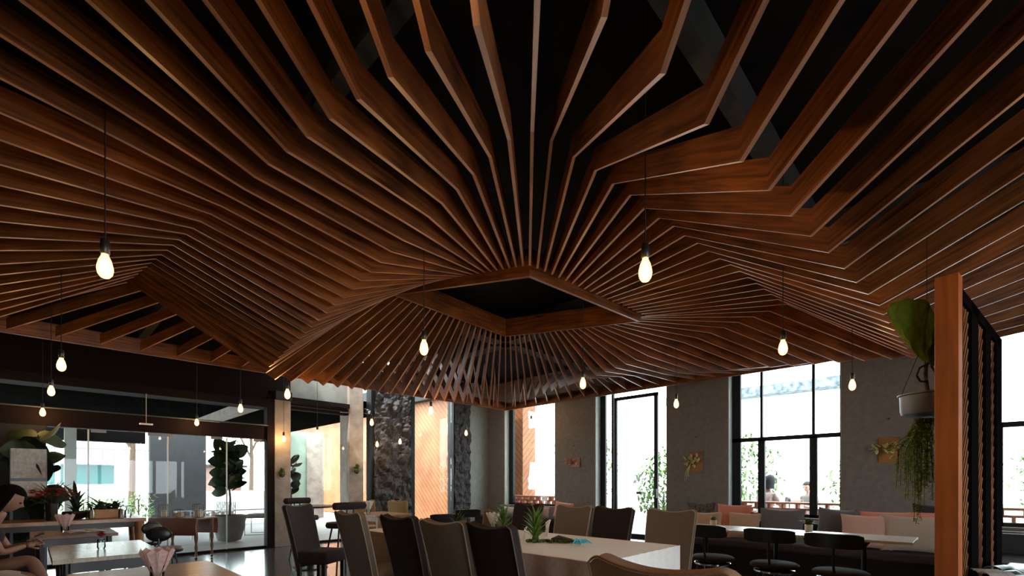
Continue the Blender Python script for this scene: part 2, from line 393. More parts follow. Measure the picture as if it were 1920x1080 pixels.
# corner walls of the left side
m = M(); m.box((8.27, YL, 0), (XR + .01, YL + .3, ZC)); struct('wall_corner', m, WALLL)
def rock(name, x0, x1, y0, z0, z1, amp, seed):
    r = M(); nu, nv = 34, 90
    def fn(u, v):
        x = x0 + (x1 - x0) * u; z = z0 + (z1 - z0) * v
        p = Vector((x * 3.4 + seed, z * 3.6, seed))
        k = abs(noise.noise(p)) * 1.0 + .5 * abs(noise.noise(p * 2.3)) + .25 * abs(noise.noise(p * 5))
        return (x, y0 - amp * k, z)
    r.sheet(fn, nu, nv); r.box((x0, y0, z0), (x1, y0 + .25, z1))
    return r
o = rock('r', 5.42, 6.38, YL, 0, ZC, .17, 3.1).build('wall_rock', ROCK, None, False); o['kind'] = 'structure'
o = rock('r', 7.73, 8.27, YL, 0, ZC, .12, 9.4).build('wall_rock', ROCK, None, False); o['kind'] = 'structure'
sbox('trim_8', (6.38, YL - .05, 0), (6.5, YL + .25, ZC), STEEL)
sbox('trim_9', (5.36, YL - .02, 0), (5.42, YL + .2, ZC), STEEL)
sbox('trim_10', (6.5, YL, 3.5), (7.73, YL + .25, ZC), ROCK)
glz = M(); glz.box((6.5, YL + .1, .02), (7.73, YL + .11, 3.5)); struct('window_5', glz, GLASS)
# light plaster wall seen above the header behind the skylight slot
sbox('wall_upper', (3.6, YL + .1, 2.95), (4.85, YL + .25, ZC + .2), WALLL)
# roof beams
sbox('trim_11', (-6, 1.06, 3.70), (XR, 1.17, ZC), BEAMC)
sbox('trim_12', (1.22, -6, 3.58), (1.33, YL, 3.70), BEAMC)
sbox('trim_13', (5.6, -6, 3.62), (5.85, 8.9, ZC), BEAMC)
sbox('trim_14', (-6, 5.6, 3.62), (XR, 5.85, ZC), BEAMC)

# ------------------------------------------------------------------ the folded slat ceiling
X0, Y0, X1, Y1 = -.6, -.6, 8.1, 8.1
QN, QR, QL, QF = (3.05, 2.75, 3.06), (4.9, 2.7, 3.10), (2.85, 4.65, 3.36), (4.65, 4.65, 3.29)
BH, BT = .125, .020
sculpt = thing('slatted_ceiling_canopy', 'huge folded canopy of brown wooden slats fanning from a diamond opening overhead', 'ceiling canopy', (4, 4, 3.0))
def lerp(a, b, t): return tuple(a[i] + (b[i] - a[i]) * t for i in range(len(a)))
def slat(A, B, prof, name='slat'):
    """prof: list of (t, z bottom) along plan line A->B"""
    ax, ay, bx, by = A[0], A[1], B[0], B[1]
    L = math.hypot(bx - ax, by - ay); ux, uy = (bx - ax) / L, (by - ay) / L; nx, ny = -uy * BT / 2, ux * BT / 2
    s = M(); off = random.random() * 40; vs = []
    n = len(prof); dist = [0]
    for i in range(1, n): dist.append(dist[-1] + math.hypot((prof[i][0] - prof[i - 1][0]) * L, prof[i][1] - prof[i - 1][1]))
    def miter(i):  # top edge follows the fold with constant perpendicular depth
        sl = []
        for a, b in ((i - 1, i), (i, i + 1)):
            if a < 0 or b >= n: continue
            sl.append(math.atan2(prof[b][1] - prof[a][1], (prof[b][0] - prof[a][0]) * L))
        if len(sl) == 1: return (0, BH / math.cos(sl[0])) if abs(math.cos(sl[0])) > .2 else (0, BH)
        m_ = (sl[0] + sl[1]) / 2; k = BH / max(.3, math.cos((sl[0] - sl[1]) / 2))
        return (-math.sin(m_) * k, math.cos(m_) * k)
    for i, (t, z) in enumerate(prof):
        x, y = ax + (bx - ax) * t - 4, ay + (by - ay) * t - 4; z -= 3.0
        ds, dz = miter(i)
        vs.append([s.bm.verts.new((x + nx, y + ny, z)), s.bm.verts.new((x - nx, y - ny, z)),
                   s.bm.verts.new((x - nx + ux * ds, y - ny + uy * ds, z + dz)), s.bm.verts.new((x + nx + ux * ds, y + ny + uy * ds, z + dz))])
    def face(q, uvs, mi=0):
        f = s.bm.faces.new(q); f.material_index = mi
        for lp, u in zip(f.loops, uvs): lp[s.uv].uv = u
    for i in range(n - 1):
        a, b = vs[i], vs[i + 1]; u0, u1 = dist[i] + off, dist[i + 1] + off
        for k in range(4):
            k2 = (k + 1) % 4; v0 = k * .13 + off; v1 = v0 + (.125 if k % 2 else .02)
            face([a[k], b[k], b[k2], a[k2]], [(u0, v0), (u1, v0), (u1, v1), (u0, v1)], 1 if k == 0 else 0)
    face(vs[0][::-1], [(off, off)] * 4); face(vs[-1], [(off, off)] * 4)
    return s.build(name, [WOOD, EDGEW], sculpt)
def smooth3(v):
    return [v[0]] + [(v[i - 1] + 2 * v[i] + v[i + 1]) / 4 for i in range(1, len(v) - 1)] + [v[-1]]
UP = .065
# side N-R (near right)
RK = [((1034, 264), (1133, 32)), ((1076, 295), (1243, 138)), ((1117, 320), (1325, 233)), ((1150, 345), (1390, 303)), ((1182, 366), (1442, 357)), ((1208, 391), (1483, 405)), ((1236, 409), (1521, 443)), ((1263, 424), (1553, 474)), ((1284, 442), (1583, 504)), ((1308, 456), (1606, 530)), ((1328, 471), (1628, 552)), ((1349, 485), (1649, 573))]
zo = [3.05, 3.08, 3.16, 3.17, 3.18, 3.16, 3.15, 3.13, 3.13, 3.12, 3.12, 3.11]
n = 20
for i in range(1, n):
    Q = lerp(QN, QR, i / n); P = (X0 + (X1 - X0) * i / n, Y0)
    if i <= 12:
        t2, z2 = on_line(Q, P, *RK[i - 1][0]); t1, z1 = on_line(Q, P, *RK[i - 1][1]); ze = zo[i - 1]
    else:
        k = (i - 12) / 8; t2 = .34 + .02 * k; z2 = 3.265 + .035 * k; t1 = .67 + .01 * k; z1 = 2.59 + .09 * k; ze = 3.11 - .1 * k
    slat(Q, P, [(0.012, Q[2] + UP), (t2, z2), (t1, z1), (1, ze)])
# side N-L (near left)
LK2 = [(954.5, 262), (920, 291), (889, 329), (857, 356), (828, 380), (806, 408), (779, 429), (758, 451), (734, 472), (714, 493), (697, 510), (677, 527), (661, 542), (645, 559), (630, 573), (612, 586), (597, 602), (586, 613), (571, 624), (562, 636), (552, 644), (542, 651), (533, 660), (522, 671), (514, 680), (505, 688)]
LK1 = [(894, 48), (803, 88), (733, 148), (673, 184), (619, 223), (578, 256), (542, 287), (501, 306), (476, 330), (460, 356), (438, 372), (417, 387), (397, 402), (375, 416), (362, 428), (349, 439), (335, 449), (323, 460), (316, 469), (302, 478), (292, 485), (284, 493), (275, 500), (267, 507), (260, 513), (252, 519)]
ZOL = [2.9, 3.0, 3.1, 3.1, 3.15, 3.15, 3.12, 3.11, 3.09, 3.07, 3.04, 3.02, 3.02, 3.01, 3.0, 2.98, 2.97, 2.95, 2.94, 2.91, 2.90, 2.89, 2.88, 2.87, 2.86, 2.85]
n = 27; T2 = []; T1 = []; Z2 = []; Z1 = []
for i in range(1, n):
    Q = lerp(QN, QL, i / n); P = (X0, Y0 + (Y1 - Y0) * i / n)
    a = on_line(Q, P, *LK2[i - 1]); b = on_line(Q, P, *LK1[i - 1]); T2.append(a[0]); Z2.append(a[1]); T1.append(b[0]); Z1.append(b[1])
for i in range(1, n):
    Q = lerp(QN, QL, i / n); P = (X0, Y0 + (Y1 - Y0) * i / n); j = i - 1
    slat(Q, P, [(0.012, Q[2] + UP), (smooth3(T2)[j], smooth3(Z2)[j]), (smooth3(T1)[j], smooth3(Z1)[j]), (1, ZOL[j])])
# side L-F (far left)
n = 21
for i in range(1, n):
    Q = lerp(QL, QF, i / n); P = (X0 + (X1 - X0) * i / n, Y1)
    slat(Q, P, [(0.012, Q[2] + UP), (.31, 2.43 + .10 * i / n), (.635, 3.5), (1, 3.05)])
# side F-R (far right)
n = 26
for i in range(1, n):
    Q = lerp(QR, QF, i / n); P = (X1, Y0 + (Y1 - Y0) * i / n)
    slat(Q, P, [(0.012, Q[2] + UP), (.362, 3.29 - .72 * i / n), (.70 - .04 * i / n, 2.69 + .62 * i / n), (1, 3.05)])
# corner slats
slat(QN, (X0, Y0), [(.01, QN[2] + UP), (.31, 3.17), (.62, 2.58), (1, 3.0)])
slat(QR, (X1, Y0), [(.01, QR[2] + UP), (.365, 3.30), (.68, 2.68), (1, 3.03)])
slat(QL, (X0, Y1), [(.01, QL[2] + UP), (.29, 2.48), (.605, 3.49), (1, 3.0)])
slat(QF, (X1, Y1), [(.01, QF[2] + UP), (.33, 2.55), (.66, 3.4), (1, 3.05)])
# frames
def ring(pts, h, t, name):
    s = M(); n = len(pts); cx = sum(p[0] for p in pts) / n; cy = sum(p[1] for p in pts) / n; V = []
    for i, p in enumerate(pts):
        a, b = Vector(pts[i - 1][:2]), Vector(pts[(i + 1) % n][:2]); q = Vector(p[:2])
        inw = ((a - q).normalized() + (b - q).normalized()).normalized() * t * 1.41
        q2 = q + inw; z = p[2] - 3
        V.append([s.bm.verts.new((q.x - 4, q.y - 4, z)), s.bm.verts.new((q2.x - 4, q2.y - 4, z)), s.bm.verts.new((q2.x - 4, q2.y - 4, z + h)), s.bm.verts.new((q.x - 4, q.y - 4, z + h))])
    d = 0
    for i in range(n):
        a, b = V[i], V[(i + 1) % n]; L = (a[0].co - b[0].co).length
        for k in range(4):
            f = s.bm.faces.new([a[k], b[k], b[(k + 1) % 4], a[(k + 1) % 4]])
            for lp, u in zip(f.loops, [(d, k * .3), (d + L, k * .3), (d + L, k * .3 + .2), (d, k * .3 + .2)]): lp[s.uv].uv = u
        d += L + 3
    return s.build(name, WOOD, sculpt)
ring([QN, QR, QF, QL], .24, .03, 'inner_frame')
ring([(X0 - .02, Y0 - .02, 3.01), (X1 + .02, Y0 - .02, 3.01), (X1 + .02, Y1 + .02, 3.01), (X0 - .02, Y1 + .02, 3.01)], .20, .03, 'outer_frame')
for (x, y) in ((X0, Y0), (X1, Y0), (X1, Y1), (X0, Y1), (4, Y1), (X1, 4), (4, Y0), (X0, 4)):
    hg = M(); hg.tube([(x - 4, y - 4, .2), (x - 4, y - 4, ZC - 3)], .008, 6); hg.build('hanger_rod', STEEL, sculpt)

# ------------------------------------------------------------------ hanging bulbs
BG = glass_mat('bulb_glass', (1, .93, .8), 1.0)
def glow(name, col, st):
    m = bpy.data.materials.new(name); m.use_nodes = True; nt = m.node_tree; nt.nodes.clear()
    o = nt.nodes.new('ShaderNodeOutputMaterial'); a = nt.nodes.new('ShaderNodeAddShader'); e = nt.nodes.new('ShaderNodeEmission'); t = nt.nodes.new('ShaderNodeBsdfTransparent')
    e.inputs[0].default_value = (*col, 1); e.inputs[1].default_value = st; t.inputs[0].default_value = (.75, .7, .6, 1)
    nt.links.new(e.outputs[0], a.inputs[0]); nt.links.new(t.outputs[0], a.inputs[1]); nt.links.new(a.outputs[0], o.inputs[0]); return m
BGLOW = glow('amber_bulb_glass', (1, .50, .14), 2.2)
BCORE = glow('bulb_core', (1, .76, .42), 24)
CORD = new_mat('black_cord', (.01, .008, .007), .6)
pl = bpy.data.lights.new('bulb_light', 'POINT'); pl.energy = BULB_W; pl.color = (1, .62, .30); pl.shadow_soft_size = .018
def bulb(x, y, z, label, top=3.95, lit=True):
    t = thing('pendant_bulb', label, 'pendant lamp', (x, y, z), 0, 'bare bulbs hung from the canopy')
    s = M(); s.tube([(0, 0, .12), (0, 0, top - z)], .0035, 6); s.build('cord', CORD, t)
    s = M(); s.lathe([(.004, .135), (.017, .13), (.02, .11), (.02, .065), (.016, .06)], n=14); s.build('socket', BLACKP, t, True)
    s = M(); s.lathe([(.013, .062), (.016, .05), (.025, .03), (.032, .0), (.033, -.015), (.029, -.036), (.018, -.052), (.004, -.058)], n=18); g = s.build('glass_bulb', BGLOW, t, True)
    s = M(); s.lathe([(.003, .035), (.012, .02), (.022, -.005), (.022, -.02), (.012, -.038), (.003, -.042)], n=12); s.build('filament', BCORE, g, True)
    lo = bpy.data.objects.new('bulb_light', pl); C.objects.link(lo); lo.parent = t; lo.location = (0, 0, -.01)
    return t
BZ = 2.30
bl = [
 ((197, 500), 'lit bare bulb on long black cord, largest one at the left under the slats'),
 ((1210, 507), 'lit bare bulb on black cord, largest one right of the diamond opening'),
 ((795, 652), 'lit bare bulb hanging just below the left corner of the diamond opening'),
 ((1468, 652), 'lit bare bulb in front of the top of the wide window'),
 ((115, 684), 'lit bare bulb just under the canopy frame at the far left'),
 ((539, 739), 'lit bare bulb above the concrete pillar beside the glass doors'),
 ((1093, 719), 'lit bare bulb against the far right slat ends above the grey pier'),
 ((1598, 722), 'lit bare bulb on the dark wall right of the wide window'),
 ((1268, 757), 'lit bare bulb before the grey pier right of the tall glass door'),
 ((96, 733), 'lit bare bulb at the far left, second below the canopy frame'),
 ((808, 770), 'lit bare bulb in front of the top of the orange boarded panel'),
 ((80, 773), 'small lit bulb at the far left over the brown door transom'),
 ((451, 766), 'small lit bulb in front of the upper glass left of the pillar'),
 ((697, 792), 'small lit bulb just right of the square concrete column'),
 ((369, 792), 'small lit bulb in front of the brown transom at mid left'),
 ((874, 812), 'small lit bulb before the dark rock strip right of the orange panel'),
 ((707, 833), 'small lit bulb low on the left of the black rock wall'),
 ((750, 828), 'small lit bulb on the right part of the black rock wall'),
]
for (px, py), lab in bl:
    d = (BZ - EYE) * FPX / (HY - py); x, y = at(px, d); z = BZ
    if y > YL - .2:
        k = (YL - .3) / y; x *= k; y *= k; z = EYE + (BZ - EYE) * k
    if px == 707: (x, y) = at(707, 9.95); z = EYE + 72 * 9.95 / FPX
    if px == 750: (x, y) = at(750, 10.2); z = EYE + 77 * 10.2 / FPX
    top = ZC - .005
    bulb(x, y, z, lab, top)
bulb(.42, .92, 2.30, 'lit bare bulb cut off by the top edge of the picture', 3.945)
bulb(*at(532, 9.0), EYE + 82 * 9.0 / FPX, 'small lit bulb on a long cord in front of the pillar with the moss pot', ZC - .005)
bulb(*at(595, 9.0), EYE + 93 * 9.0 / FPX, 'small lit bulb between the two concrete columns', ZC - .005)
x, y = at(996, 11.2); bulb(x, y, EYE + 115 * 11.2 / FPX, 'pale bulb hanging in front of the narrow window', ZC - .005)

bulb(4.12, -.92, 2.30, 'lit bare bulb beyond the right edge in front of the slatted screen', 3.945)
bulb(2.14, -.92, 2.30, 'lit bare bulb out of the picture to the right of the camera', 3.945)

# ------------------------------------------------------------------ outside : veranda, garden, street side
sbox('patio_ground', (-30, YL + .3, -.14), (40, 60, -.02), PATIO)
sbox('side_ground', (XR + .3, -30, -.14), (40, YL + .3, -.02), PATIO)
m = M(); m.box((-8, YL + .3, 2.95), (3.7, 17, 3.1)); m.box((3.7, 9.95, 3.0), (6.3, 17, 3.12)); struct('veranda_ceiling', m, new_mat('dark_soffit', (.005, .006, .0055), .95, spec=.0, noise_amt=.3, nscale=2))
sbox('veranda_fascia', (-8, 16.8, 2.36), (2.3, 17, 2.96), GREYWALL)
m = M(); m.box((3.1, YL + .3, 2.75), (3.3, 16.9, 2.95)); struct('veranda_beam', m, CONC)
m = M(); m.box((.62, 16.5, 0), (.85, 16.8, 2.95)); struct('veranda_post', m, REVEAL)
sbox('garden_wall_grey', (2.72, 19, 0), (4.28, 19.3, 3.5), GREYWALL)
m = M(); m.box((6.2, 17, 0), (6.9, 17.3, 3.05)); struct('veranda_green_wall', m, new_mat('green_grey_render', (.30, .38, .30), .7, noise_amt=.3, nscale=1.5))
m = M(); m.box((6.9, 16.9, 0), (7.5, 17.3, 3.05)); struct('veranda_pier', m, CONC)
o = sbox('clad_wall_body', (XR, YL + .35, 0), (XR + .25, 24, 3.87), CLAD); o.name = 'boarded_wall'
sbox('boarded_wall_eave', (XR - .25, YL + .35, 3.87), (XR + .4, 24, 4.6), STEEL)
m = M(); m.box((XR + .95, 9.2, 0), (XR + 1.5, 9.6, 3.9)); struct('boarded_wall_return', m, CLAD)
o = rock('r', XR + .34, XR + .95, 9.6, 0, 3.9, .1, 5.5).build('outer_rock_wall', WALLL, None, False); o['kind'] = 'structure'

def foliage(c, size, n, lw, mat, name='foliage', parent=None, seed=0, rnd=1.0, trunk=None, shape='ball'):
    rr = random.Random(seed); s = M(); c = Vector(c)
    for i in range(n):
        while True:
            p = Vector((rr.uniform(-1, 1), rr.uniform(-1, 1), rr.uniform(-1, 1)))
            if shape == 'box' or p.length < 1: break
        p = Vector((p.x * size[0], p.y * size[1], p.z * size[2]))
        d = Vector((rr.gauss(0, 1), rr.gauss(0, 1), rr.gauss(.2, .7))).normalized() * lw * rr.uniform(.7, 1.4)
        s.leaf(c + p, c + p + d, lw * .45, .1, n=2)
    return s.build(name, mat, parent, False, fix=False)
def tree(x, y, h, cr, n, label, cat='tree', group=None, mat=None, lw=.25, seed=1):
    t = thing('garden_tree', label, cat, (x, y, -.02), 0, group)
    s = M(); s.tube([(0, 0, 0), (.05, .02, h * .4), (0, .1, h * .75)], [.13, .1, .05], 8)
    s.tube([(.02, 0, h * .45), (cr * .4, .1, h * .75)], [.06, .03], 6); s.tube([(.02, 0, h * .4), (-cr * .4, .1, h * .7)], [.06, .03], 6)
    s.build('trunk', BARK, t, True)
    foliage((0, 0, h * .8), (cr, cr, h * .3), n, lw, mat or LEAFH, 'crown', t, seed)
    return t
tree(2.9, 24.5, 6.5, 2.4, 1500, 'leafy green tree beyond the glass doors behind the fig', seed=3)
tree(-3.2, 27.5, 7.0, 2.0, 1100, 'tall tree at the far left behind the clipped hedge', seed=4)
tree(8.4, 28.0, 6.5, 2.2, 900, 'tree far behind the white garden wall seen over the terrace chair', seed=5)
def hedge(x0, x1, y, h, label, seed, dep=.5, group=None):
    t = thing('clipped_hedge', label, 'hedge', ((x0 + x1) / 2, y, -.02), 0, group)
    foliage((0, 0, h / 2), ((x1 - x0) / 2, dep, h / 2), int((x1 - x0) * 420), .12, LEAFH, 'foliage', t, seed, shape='box')
    s = M()
    for i in range(int((x1 - x0) / .4)): s.tube([(-(x1 - x0) / 2 + .2 + i * .4, 0, 0), (-(x1 - x0) / 2 + .2 + i * .4, 0, h * .8)], .02, 5)
    s.build('stems', BARK, t)
hedge(-2.2, 2.4, 20.2, .75, 'low green hedge behind the long plant table', 11)
hedge(2.1, 2.65, 18.0, .95, 'small rounded shrub at the edge of the grey garden wall', 12, .4)
# white building beyond
b = thing('white_building', 'white building with teal glass windows beyond the hedge', 'building', (-1, 33, -.02))
m = M(); m.box((-9, 0, 0), (7.5, 4, 1.15)); m.box((-9, 0, 2.35), (7.5, 4, 4.4)); m.box((-9, .3, 1.15), (7.5, 4, 2.35)); m.box((-9, -.5, 2.25), (7.5, .2, 2.4)); m.build('wall', WHITEW, b)
for i, (xa, xb) in enumerate(((-1.2, .0), (.5, 1.9), (2.1, 4.2))):
    m = M(); m.box((xa, .2, 1.2), (xb, .32, 2.2)); m.build('window', TEALG, b)
m = M()
for i in range(24): m.box((-4 + i * .45, -.5, 2.4), (-3.96 + i * .45, -.46, 3.0))
m.box((-4, -.52, 3.0), (7, -.44, 3.06)); m.build('balcony_railing', METALG, b)
# low white garden wall + brown box seen through the right pane of the doors
m = M(); m.box((4.3, 21, 0), (14, 21.2, .85)); m.box((4.3, 20.9, .85), (14, 21.3, .92)); struct('low_garden_wall', m, WHITEW)
t = thing('brown_kiosk', 'square brown kiosk with a dark flat roof beyond the terrace chair', 'kiosk', (6.0, 24.0, -.02), .3)
m = M(); m.box((-.6, -.5, 0), (.6, .5, 1.95), .02); m.build('cabin', new_mat('brown_panel', (.23, .13, .10), .7, noise_amt=.2, nscale=4), t)
m = M(); m.box((-.95, -.7, 1.95), (.75, .7, 2.05)); m.build('roof', BEAMC, t)
t = thing('slatted_garden_bench', 'long grey slatted bench on the terrace before the white garden wall', 'bench', (4.4, 16.2, -.02), 0)
m = M()
for k in range(5): m.box((-1.5, -.22 + k * .09, .42), (1.5, -.15 + k * .09, .45))
m.build('seat', METALG, t)
for sx in (-1.4, 1.4): m = M(); m.box((sx - .03, -.2, 0), (sx + .03, .2, .42)); m.build('leg', METALG, t)

# potted fig behind the glass
def fig(x, y, h, pot, label, seed, leaves=34, lw=.30, zc=.72):
    rr = random.Random(seed)
    t = thing('fiddle_leaf_fig', label, 'potted plant', (x, y, 0))
    if pot:
        s = M(); s.lathe([(.15, 0), (.22, .02), (.30, .30), (.30, .40), (.33, .52), (.33, .55), (.29, .55), (.28, .48)], n=20); p = s.build('pot', CLAY, t, True)
        s = M(); s.lathe([(.01, .47), (.28, .48), (.28, .49), (.01, .5)], n=16); s.build('soil', BARK, p)
    s = M(); pts = [(0, 0, .03 if not pot else .45), (.02, .01, h * .45), (-.02, .02, h * .7), (.01, 0, h * .93)]; s.tube(pts, [.025, .02, .016, .008], 7)
    s.build('trunk', BARK, t, True)
    s = M()
    for i in range(leaves):
        z = h * (zc - .25 + (1 - zc + .25) * (i / leaves)); a = i * 2.4 + rr.uniform(-.4, .4); L = lw * rr.uniform(.8, 1.25)
        el = rr.uniform(-.5, 1.1); b = Vector((0, 0, z)); e = b + Vector((math.cos(a) * math.cos(el), math.sin(a) * math.cos(el), math.sin(el))) * L * 1.2
        s.leaf(b + (e - b) * .12, e, L * .85, .14, up=Vector((rr.gauss(0, 1), rr.gauss(0, 1), rr.gauss(0, 1))), n=6)
    s.build('leaves', LEAFD, t, True, fix=False)
    return t
x, y = at(430, 10.1); fig(x, y, 2.0, True, 'tall fiddle leaf fig in a grey pot behind the right glass door', 21, 60, .30, .78)
x, y = at(66, 6.45); fig(x, y, 1.95, False, 'large leafed fig plant in front of the grey wall behind the seated woman', 22, 30, .30, .55)
m = M()
# round planter for the fig on the left
x2, y2 = at(545, 12.5); fig(x2, y2, 2.0, True, 'slender fig plant outside to the right of the pillar with moss pot', 23, 26, .25, .7)

# perforated white armchair and grey cushioned terrace chair outside
def terrace_chair(x, y, rz, label, cush, back):
    t = thing('terrace_chair', label, 'armchair', (x, y, -.02), rz)
    s = M()
    for a in (-.3, .3):
        s.tube([(-.3, a, 0), (.32, a, 0), (.32, a, .42), (-.28, a, .42), (-.42, a, .95)], .016, 8)
    s.tube([(-.3, -.3, 0), (-.3, .3, 0)], .016, 8); s.tube([(.32, -.3, .42), (.32, .3, .42)], .016, 8); s.build('frame', METALG, t, True)
    s = M(); s.cbox((0, 0, .46), (.6, .58, .09), .03); s.build('seat_cushion', cush, t, True)
    s = M(); s.cbox((-.36, 0, .73), (.09, .58, .55), .035, Matrix.Rotation(R(-14), 3, 'Y').to_4x4()); s.build('back_cushion', back, t, True)
x, y = at(492, 11.7); terrace_chair(x, y, R(150), 'grey cushioned metal chair on the terrace at the right edge of the glass doors', WALLL, GREYC)
t = thing('perforated_armchair', 'white perforated metal armchair outside behind the drop leaf table', 'armchair', (*at(400, 10.6), -.02), R(200))
def perf(name, a, b, n1, n2):
    s = M(); a = Vector(a); b = Vector(b); ax = 1 if abs(b.x - a.x) < .05 else 0
    w = b[ax] - a[ax]; h = b.z - a.z
    for i in range(n1 + 1):
        p = a.copy(); p[ax] += w * i / n1; s.box((p.x - .007, p.y - .007, a.z), (p.x + .007, p.y + .007, b.z))
    for j in range(n2 + 1):
        z = a.z + h * j / n2; q = Vector((b.x, b.y, z)); s.box((min(a.x, b.x) - .007, min(a.y, b.y) - .007, z - .007), (max(a.x, b.x) + .007, max(a.y, b.y) + .007, z + .007))
    for i in range(n1):
        for j in range(n2):
            if (i * 7 + j * 5) % 3 == 0:
                p = a.copy(); p[ax] += w * (i + .5) / n1; z = a.z + h * (j + .5) / n2
                s.cbox((p.x, p.y, z), (.012 if ax == 1 else abs(w) / n1, .012 if ax == 0 else abs(w) / n1, h / n2))
    return s.build(name, WHITEW, t)
perf('backrest', (-.3, -.32, .3), (-.3, .32, .82), 10, 8); perf('side_panel', (-.3, -.32, .3), (.3, -.32, .62), 9, 5); perf('side_panel', (-.3, .32, .3), (.3, .32, .62), 9, 5)
s = M(); s.cbox((0, 0, .4), (.6, .62, .06), .02); s.build('seat', WHITEW, t)
for sx in (-.28, .28):
    for sy in (-.3, .3): s = M(); s.tube([(sx, sy, 0), (sx, sy, .4)], .015, 6); s.build('leg', WHITEW, t)

# street side (right windows): perforated brick wall, fence, hedge, canopy edge
for k, (a, b_) in enumerate(((7.3, 8.95), (1.5, 3.12), (-1.42, .2))):
    t = thing('terracotta_block_wall', ['low terracotta block wall outside the narrow window', 'low terracotta block wall outside the wide window behind the grey cushions', 'low terracotta block wall outside the window behind the wooden screen'][k], 'block wall', (XR + .45, (a + b_) / 2, .0))
    h = (b_ - a) / 2 + .25; s = M(); s.box((-.1, -h, -.02), (.1, h, .57)); s.build('base', CONC, t)
    s = M()
    for r_ in range(3):
        z = .57 + r_ * .10; s.box((-.1, -h, z), (.1, h, z + .03))
        yy = -h + (r_ % 2) * .11
        while yy < h - .05: s.box((-.1, yy, z + .03), (.1, yy + .035, z + .10)); yy += .22
    s.box((-.12, -h, .87), (.12, h, .905)); s.build('block_courses', TERRA, t)
t = thing('garden_fence', 'pale iron fence of thin upright bars outside the wide window', 'fence', (13.2, 2, -.02))
s = M()
for i in range(60): s.box((-.012, -5.4 + i * .18, 0), (.012, -5.376 + i * .18, 1.75))
s.build('bars', WHITEW, t)
s = M(); s.box((-.02, -5.5, .25), (.02, 5.4, .3)); s.box((-.02, -5.5, 1.6), (.02, 5.4, 1.65)); s.build('rails', WHITEW, t)
def bush(x, y, h, r_, n, label, seed, lw=.16):
    t = thing('garden_bush', label, 'bush', (x, y, -.02)); foliage((0, 0, h * .55), (r_, r_, h * .5), n * 2, lw, LEAFH, 'foliage', t, seed)
    s = M(); s.tube([(0, 0, 0), (.05, 0, h * .5)], [.05, .02], 6); s.tube([(0, 0, 0), (-.2, .1, h * .5)], [.04, .02], 6); s.build('stems', BARK, t)
bush(15.0, 5.1, 2.6, 1.4, 900, 'loose green bush beyond the fence seen in the left panes of the wide window', 31)
bush(15.2, 1.4, 2.2, 1.5, 900, 'green bush beyond the fence seen in the right panes of the wide window', 32)
bush(11.9, 5.9, 2.1, .8, 600, 'green bush outside beside the tall glass door', 33)
bush(15.3, -2.0, 2.4, 1.4, 900, 'palm like bush outside the window behind the wooden screen', 34)
bush(14.0, 9.9, 3.4, 1.2, 700, 'tall green shrub outside the narrow window', 35)
t = thing('neighbour_roof_edge', 'dark weathered beam of a neighbouring roof seen high in the wide window', 'roof edge', (17.0, 5.0, -.02))
s = M(); s.box((-.3, -5.5, 4.15), (.3, 3.2, 4.45)); s.build('beam', new_mat('weathered_beam', (.16, .20, .24), .9, noise_amt=.7, nscale=6), t)
for yy in (-5.4, 3.0): s = M(); s.box((-.15, yy - .1, 0), (.15, yy + .1, 4.15)); s.build('post', WHITEW, t)
t = thing('shop_sign_frame', 'blue roadside sign boards on a steel mast outside the rightmost window', 'sign', (12.5, -2.3, -.02))
s = M(); s.tube([(0, 0, 0), (0, 0, 3.6)], .05, 8); s.build('mast', STEEL, t)
for z in (2.95, 3.3): s = M(); s.box((-.03, -.9, z), (.03, .9, z + .22)); s.build('sign_board', new_mat('sign_blue', (.25, .40, .50), .6, noise_amt=.8, nscale=14), t)
s = M(); s.tube([(0, .9, 2.2), (0, .5, 2.05), (0, .15, 2.1), (0, .1, 2.5)], .07, 8); s.build('bracket', STEEL, t, True)

